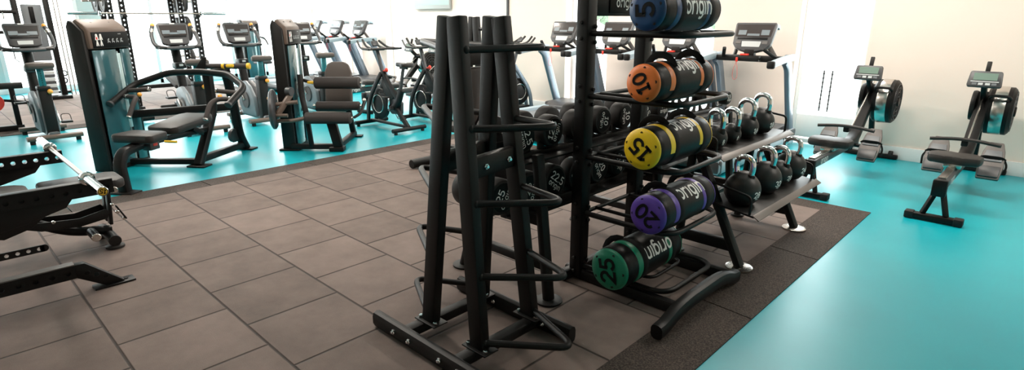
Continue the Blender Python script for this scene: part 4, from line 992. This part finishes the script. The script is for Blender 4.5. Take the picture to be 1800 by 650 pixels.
MB().cyl(pt(.61, .31, .055), pt(.626, .31, .055), .037, seg=22).build('tube_plug', 'black2', f)
for s in (-1, 1):
    MB().bar(pt(.45+s*.05, .345, .385), pt(.45+s*.05, .325, .14), .022, .062, up=(1, 0, 0), bev=.006).build('upright_plate', 'black2', t)
    l = MB().prism([(-.34, .02), (-.20, -.035), (0, -.055), (.15, -.035), (.17, 0), (.15, .03), (0, .0), (-.2, .02), (-.33, .055)], pt(.45+s*.075, .16, .225), (0, 1, 0), (0, 0, 1), .010, .002).build('link_plate', 'black2', t)
sk = [(-.30, .0), (.10, .02), (.12, -.03), (.02, -.08), (-.08, -.16), (-.22, -.20), (-.34, -.16), (-.42, -.05)]
MB().prism(sk, pt(.53, 0, .385), (0, 1, 0), (0, 0, 1), .008, .002).build('side_plate', 'black2', t)
bolts = [(.61, .36, .395, .022), (.61, .355, .245, .012), (.61, .335, .30, .009), (.65, .21, .115, .027), (.60, .02, .255, .010), (.60, .385, .19, .009)]
for x, y, z, r in bolts: MB().cyl(pt(x-.01, y, z), pt(x+.012, y, z), r, seg=20, bev=.004).build('bolt', 'steel', t)
MB().bar(pt(.60, .355, .285), pt(.60, .40, .185), .010, .032, up=(1, 0, 0), bev=.004).build('release_lever', 'black2', t)
MB().cyl(pt(.5, .21, .115), pt(.645, .21, .115), .028).build('pivot_tube', 'black', t)
m = MB(); m.holed(pt(.58, -.36, .10), pt(.58, -.05, .10), .045, .008, (0, 0, 1), 6, .011); m.lathe([(.0225, -.004), (.0225, .004)], pt(.58, -.05, .10), (1, 0, 0), 20)
m.build('ladder_plate', 'black2', t)

t = thing('power_rack', 'black rack with perforated spotter arms reaching in from the left edge', 'rack', (.6, -.3, 0))
def pt(x, y, z): return (x-.6, y+.3, z)
for x, ye, zt in ((1.10, .27, .585), (0.095, .20, .60)):
    m = MB().holed(pt(x, -.62, zt-.038), pt(x, ye, zt-.038), .076, .05, (0, 0, 1), 14, .013)
    if x > 1: m.bar(pt(x, -.61, zt-.038), pt(x, ye-.01, zt-.038), .024, .06, bev=0)  # core added inside the near arm so its holes look dark
    m.build('spotter_arm', 'black', t, fixn=False)
    MB().box(pt(x, (ye-.62)/2, zt+.003), (.055, ye+.62, .008), .002).build('arm_liner', 'black2', t)
    MB().prism([(-.50, .0), (.02, 0), (-.02, -.05), (-.20, -.10), (-.42, -.14), (-.5, -.14)], pt(x-.012, .06, zt-.076), (0, 1, 0), (0, 0, 1), .010, .002).build('gusset', 'black2', t)
    MB().holed(pt(x, -.66, 0), pt(x, -.66, 2.3), .075, .075, (0, 1, 0), 40, .012).build('upright', 'black', t)
xf = 1.22
MB().holed(pt(xf, -.70, .133), pt(xf, .0, .133), .075, .05, (0, 0, 1), 10, .013).bar(pt(xf, -.69, .133), pt(xf, -.01, .133), .024, .06, bev=0).build('base_beam', 'black', t)  # inner bar added to keep the beam holes dark
MB().bar(pt(xf, -.70, .175), pt(xf, .0, .175), .06, .008, bev=.002).build('lit_beam_top', 'warmgrey', t)  # paler strip puts the warm light on the beam's top face into colour
m = MB(); m.prism([(0, .095), (0, .171), (.045, .171), (.215, .012), (.12, .012)], pt(xf, 0, 0), (0, 1, 0), (0, 0, 1), .05, .003); m.build('sloped_foot', 'black', t)
for q in (.25, .5, .75): MB().cyl(pt(xf+.020, .01+.16*q, .135-.09*q), pt(xf+.0265, .01+.16*q, .135-.09*q), .013, seg=18).build('bolt_hole', 'bagblack', t)
m = MB().box(pt(xf, .165, .006), (.085, .20, .010), .002); m.build('floor_plate', 'black', t)
MB().cyl(pt(xf, .225, .010), pt(xf, .225, .016), .010, seg=12).build('floor_bolt', 'black2', t)

def barbell(label, loc, rz, length, sleeve, num=None):
    t = thing('barbell', label, 'barbell', loc, rz)
    h = length/2
    MB().lathe([(.0125, -h+sleeve), (.0125, h-sleeve)], (0, 0, 0), (1, 0, 0), 20).build('shaft', 'knurl', t)
    for s in (1, -1):
        sl = MB().lathe([(.0, 0), (.021, 0), (.025, .004), (.025, sleeve-.03), (.022, sleeve-.03)], (s*h, 0, 0), (-s, 0, 0), 28, caps=False).build('sleeve', 'chrome', t)
        MB().lathe([(.0, -.012), (.024, -.012), (.037, -.008), (.037, .012), (.024, .020), (.015, .020)], (s*(h-sleeve), 0, 0), (-s, 0, 0), 28, caps=False).build('collar', 'chrome', sl)
        if num:
            e = MB().lathe([(.0225, 0), (.0225, .0012), (0, .0012)], (s*h, 0, 0), (s, 0, 0), 24, caps=False).build('end_disc', 'yellow', sl)
            MB().ring((s*(h+.0012), 0, 0), (1, 0, 0), .0205, .0016, 24, 6).build('end_ring', 'bagblack', e)
            MB().text(num, .017, .26, flat((s*(h+.0022), 0, 0), (0, s, 0), (0, 0, 1), 160), .2).build('lettering', 'bagblack', e)
    return t
barbell('chrome barbell with yellow 15 end disc lying across the spotter arms', (.60, .15, .62), 0, 1.84, .36, '15')

# ------------------------------------------------------------------ second ball rack, upright bench and background equipment
src = [o for o in bpy.data.objects if o.name == 'ball_rack'][0]
dup(src, (.22, 3.98, 0), 0, 'second smaller looking A-frame ball rack seen between the posts of the front one')
t = thing('incline_bench', 'black machine bench with raised back pads, half hidden behind the front ball rack', 'bench', (.8, 3.2, 0))
def pt(x, y, z): return (x-.8, y-3.2, z)
MB().cyl(pt(.335, 2.93, .05), pt(.335, 3.50, .05), .045, seg=20).build('front_foot', 'black', t)
MB().cyl(pt(1.80, 2.98, .05), pt(1.80, 3.44, .05), .04, seg=20).build('rear_foot', 'black', t)
MB().bar(pt(.35, 3.2, .06), pt(1.78, 3.2, .06), .07, .06, bev=.012).build('base_beam', 'black', t)
MB().rtube([pt(.85, 3.2, .06), pt(.96, 3.2, .42), pt(1.10, 3.2, .55), pt(1.22, 3.2, 1.15)], .07, .06, fillet=.1, up=(0, 1, 0), c=.3).build('back_post', 'black', t)
P8 = lambda a, b: [(-a+.04, -b), (a-.04, -b), (a, -b+.05), (a, b-.06), (a-.05, b), (-a+.05, b), (-a, b-.06), (-a, -b+.05)]
MB().prism(P8(.14, .27), pt(1.03, 3.15, .78), (0, 1, 0), Vector((.20, 0, 1)), .07, .02).build('back_pad', 'brownpad', t)
MB().prism(P8(.15, .085), pt(1.10, 3.15, 1.15), (0, 1, 0), Vector((.20, 0, 1)), .08, .025).build('head_pad', 'pad', t)
MB().prism(P8(.16, .17), pt(.80, 3.2, .46), (0, 1, 0), Vector((1, 0, .05)), .07, .02).build('seat', 'pad', t)
MB().prism([(0, 0), (.24, 0), (.15, .56), (.03, .62)], pt(1.46, 3.02, .20), (1, 0, 0), (0, 0, 1), .03, .008).build('side_shield', 'keys', t)
MB().rtube([pt(.78, 3.2, .06), pt(.80, 3.2, .42)], .06, .06, up=(0, 1, 0), c=.3).build('seat_post', 'black', t)

t = thing('power_rack', 'tall black perforated power rack with plates and a bar in the far background', 'rack', (-6.6, 2.65, 0))
def pt(x, y, z): return (x+6.6, y-2.65, z)
for y in (2.12, 3.19):
    for x in (-5.98, -6.75, -7.25):
        MB().holed(pt(x, y, 0), pt(x, y, 2.5), .08, .06, (0, 1, 0), 34, .016).build('upright', 'black', t)
    MB().bar(pt(-7.3, y, .04), pt(-5.8, y, .04), .08, .08, bev=.01).build('base_beam', 'black', t)
    MB().bar(pt(-7.3, y, 2.45), pt(-5.95, y, 2.45), .07, .07, bev=.01).build('top_beam', 'black', t)
    MB().box(pt(-5.92, y, 1.495), (.10, .07, .05), .01).build('bar_hook', 'black2', t)
    for x in (-6.75, -7.25):
        for z in (.45, .78, 1.28, 1.75):
            s = 1 if y > 2.6 else -1
            MB().cyl(pt(x, y+s*.03, z), pt(x, y+s*.27, z), .024).build('storage_peg', 'steel', t)
for z in (.25, 2.45): MB().bar(pt(-7.25, 2.12, z), pt(-7.25, 3.19, z), .07, .07, bev=.01).build('cross_beam', 'black', t)
MB().cyl(pt(-5.98, 2.12, 2.4), pt(-5.98, 3.19, 2.4), .018).build('pull_up_bar', 'black', t)
barbell('long steel barbell racked on the tall perforated rack in the background', (-5.90, 2.52, 1.535), 90, 2.25, .40)
def plate(r, th, label, loc):
    t = thing('weight_plate', label, 'weight plate', loc, 90, 'plates on the background rack')
    MB().lathe([(.028, -th/2), (r*.45, -th/2), (r*.5, -th*.3), (r*.82, -th*.3), (r*.86, -th/2), (r*.97, -th/2), (r, -th*.35), (r, th*.35), (r*.97, th/2), (r*.86, th/2), (r*.82, th*.3), (r*.5, th*.3), (r*.45, th/2), (.028, th/2), (.028, -th/2)], (0, 0, 0), (1, 0, 0), 36, caps=False).build('disc', 'plate', t)
    MB().lathe([(.0255, -th*.52), (.04, -th*.52), (.04, th*.52), (.0255, th*.52)], (0, 0, 0), (1, 0, 0), 24, caps=False).build('hub', 'steel', t)
PL = [(2.12, -6.75, 1.75, .20), (2.12, -7.25, 1.75, .22), (2.12, -6.75, 1.28, .16), (3.19, -6.75, 1.75, .18), (3.19, -7.25, 1.75, .22), (3.19, -6.75, 1.28, .22), (3.19, -7.25, 1.28, .20), (3.19, -6.75, .78, .15)]
for i, (y, x, z, r) in enumerate(PL):
    s = 1 if y > 2.6 else -1
    plate(r, .045, 'black plate on the %s, %s peg of the %s row' % ('right uprights' if s > 0 else 'left uprights', 'front' if x > -7 else 'rear', {1.75: 'top', 1.28: 'middle', .78: 'lower'}[z]), (x, y+s*.075, z))

def flat_bench(label, loc, rz):
    t = thing('flat_bench', label, 'bench', loc, rz, 'benches in the background')
    MB().prism(P8(.14, .36), (0, .22, .50), (1, 0, 0), Vector((0, 1, .25)), .07, .02).build('back_pad', 'pad', t)
    MB().prism(P8(.14, .16), (0, -.33, .44), (1, 0, 0), Vector((0, 1, -.1)), .07, .02).build('seat_pad', 'pad', t)
    MB().bar((0, -.50, .08), (0, .55, .08), .07, .06, bev=.01).build('base_beam', 'black', t)
    MB().rtube([(0, -.35, .08), (0, -.30, .40)], .06, .06, c=.3, up=(1, 0, 0)).build('front_post', 'black', t)
    MB().rtube([(0, .45, .08), (0, .15, .42)], .06, .06, c=.3, up=(1, 0, 0)).build('rear_post', 'black', t)
    for y in (-.5, .55): MB().cyl((-.24, y, .035), (.24, y, .035), .035).build('foot', 'black', t)
    return t
fb = flat_bench('black padded bench in the background just right of the near weight tower', (-5.3, 1.72, 0), 96)
dup(fb, (-5.3, 2.62, 0), 88, 'black padded bench in the background behind the press yoke')

t = thing('cable_machine', 'tall grey and black cable machine in the far left background', 'weight machine', (-8.9, 1.35, 0))
def pt(x, y, z): return (x+8.9, y-1.35, z)
for y in (1.14, 1.60):
    MB().bar(pt(-8.9, y, 0), pt(-8.9, y, 2.3), .09, .09, up=(0, 1, 0), bev=.01).build('upright', 'black', t)
MB().box(pt(-8.86, 1.37, 1.20), (.05, .30, 1.0), .02).build('shroud', 'grey', t)
MB().box(pt(-8.825, 1.36, 1.50), (.02, .07, .32), .008).build('slot', 'bagblack', t)
for i in range(9): MB().box(pt(-8.88, 1.37, .12+.06*i), (.12, .26, .052), .004).build('weight_slab', 'dgrey' if i % 2 else 'key', t)
for y in (1.70, 1.76): MB().cyl(pt(-8.8, y, .05), pt(-8.8, y, 2.3), .012, seg=10).build('guide_rod', 'steel', t)
for z in (1.22, 1.57): MB().bar(pt(-8.85, -.6, z), pt(-8.85, 1.15, z), .06, .06, bev=.01).build('cross_bar', 'black', t)
for y in (.98, .55): MB().tube([pt(-8.80, y, 1.22), pt(-8.80, y, .75), pt(-8.80, y+.05, .70)], .009, seg=8).build('cable', 'black2', t)
for y in (.2, .95): MB().ring(pt(-8.80, y, 1.50), (0, 1, 0), .05, .012, 20, 8).build('handle_loop', 'steel', t)
MB().box(pt(-8.9, 1.37, .03), (.6, .60, .06), .01).build('base', 'black', t)

t = thing('attachment_stand', 'small dark stand of cable attachments on the turquoise floor far left', 'stand', (-10.0, 1.72, FZ))
MB().box((0, 0, .025), (.30, .30, .05), .01).build('base', 'black', t)
MB().cyl((0, 0, .05), (0, 0, .50), .025).build('post', 'black', t)
for i, (a, z, r) in enumerate(((0, .46, .045), (110, .42, .05), (230, .40, .045), (40, .28, .05), (160, .26, .045), (280, .22, .05))):
    d = Vector((math.cos(R(a)), math.sin(R(a)), 0))
    h = MB().cyl(d*.02+Vector((0, 0, z)), d*.11+Vector((0, 0, z+.02)), .010).build('hook', 'steel', t)
    MB().ring(d*.12+Vector((0, 0, z-.03)), (d.y, -d.x, .3), r, .014, 18, 8).build('grip_ring', 'black2', h)

t = thing('lever_machine', 'black padded beam and lever with a red plate at the extreme left edge', 'weight machine', (-5.3, .05, 0))
def pt(x, y, z): return (x+5.3, y-.05, z)
MB().cyl(pt(-5.2, -.6, .60), pt(-5.2, .62, .60), .042, seg=22).build('padded_beam', 'pad', t)
MB().tube([pt(-5.2, -.3, .55), pt(-5.2, .68, .36)], .018, seg=10).build('lever', 'black', t)
d = MB().lathe([(.02, -.02), (.12, -.02), (.125, 0), (.12, .02), (.02, .02)], pt(-5.16, .27, .40), (1, 0, 0), 30).build('red_plate', 'red', t)
for y in (-.5, .5): MB().bar(pt(-5.25, y, 0), pt(-5.25, y, .60), .06, .06, up=(0, 1, 0), bev=.008).build('post', 'black', t)
MB().bar(pt(-5.25, -.55, .035), pt(-5.25, .55, .035), .07, .07, bev=.01).build('base_beam', 'black', t)

t = thing('wall_television', 'flat screen mounted high on the cream wall above the spin bikes', 'television', (-4.2, WY, 1.95))
MB().box((0, -.05, 0), (1.08, .045, .64), .006).build('casing', 'key', t)
MB().box((0, -.0735, .03), (1.05, .004, .56), .001).build('screen', 'mint', t)
MB().box((0, -.014, 0), (.3, .028, .3), .004).build('wall_bracket', 'dgrey', t)
t = thing('wall_socket', 'white double power socket on the baseboard behind the left rowing machine', 'socket', (3.57, WY-.022, .06))
MB().box((0, -.004, 0), (.146, .010, .086), .004).build('face_plate', 'whitep', t)
for s in (1, -1):
    MB().box((s*.036, -.0095, -.012), (.034, .003, .03), .001).build('outlet', 'key', t)
    MB().box((s*.036, -.011, .026), (.014, .005, .018), .001).build('switch', 'white', t)
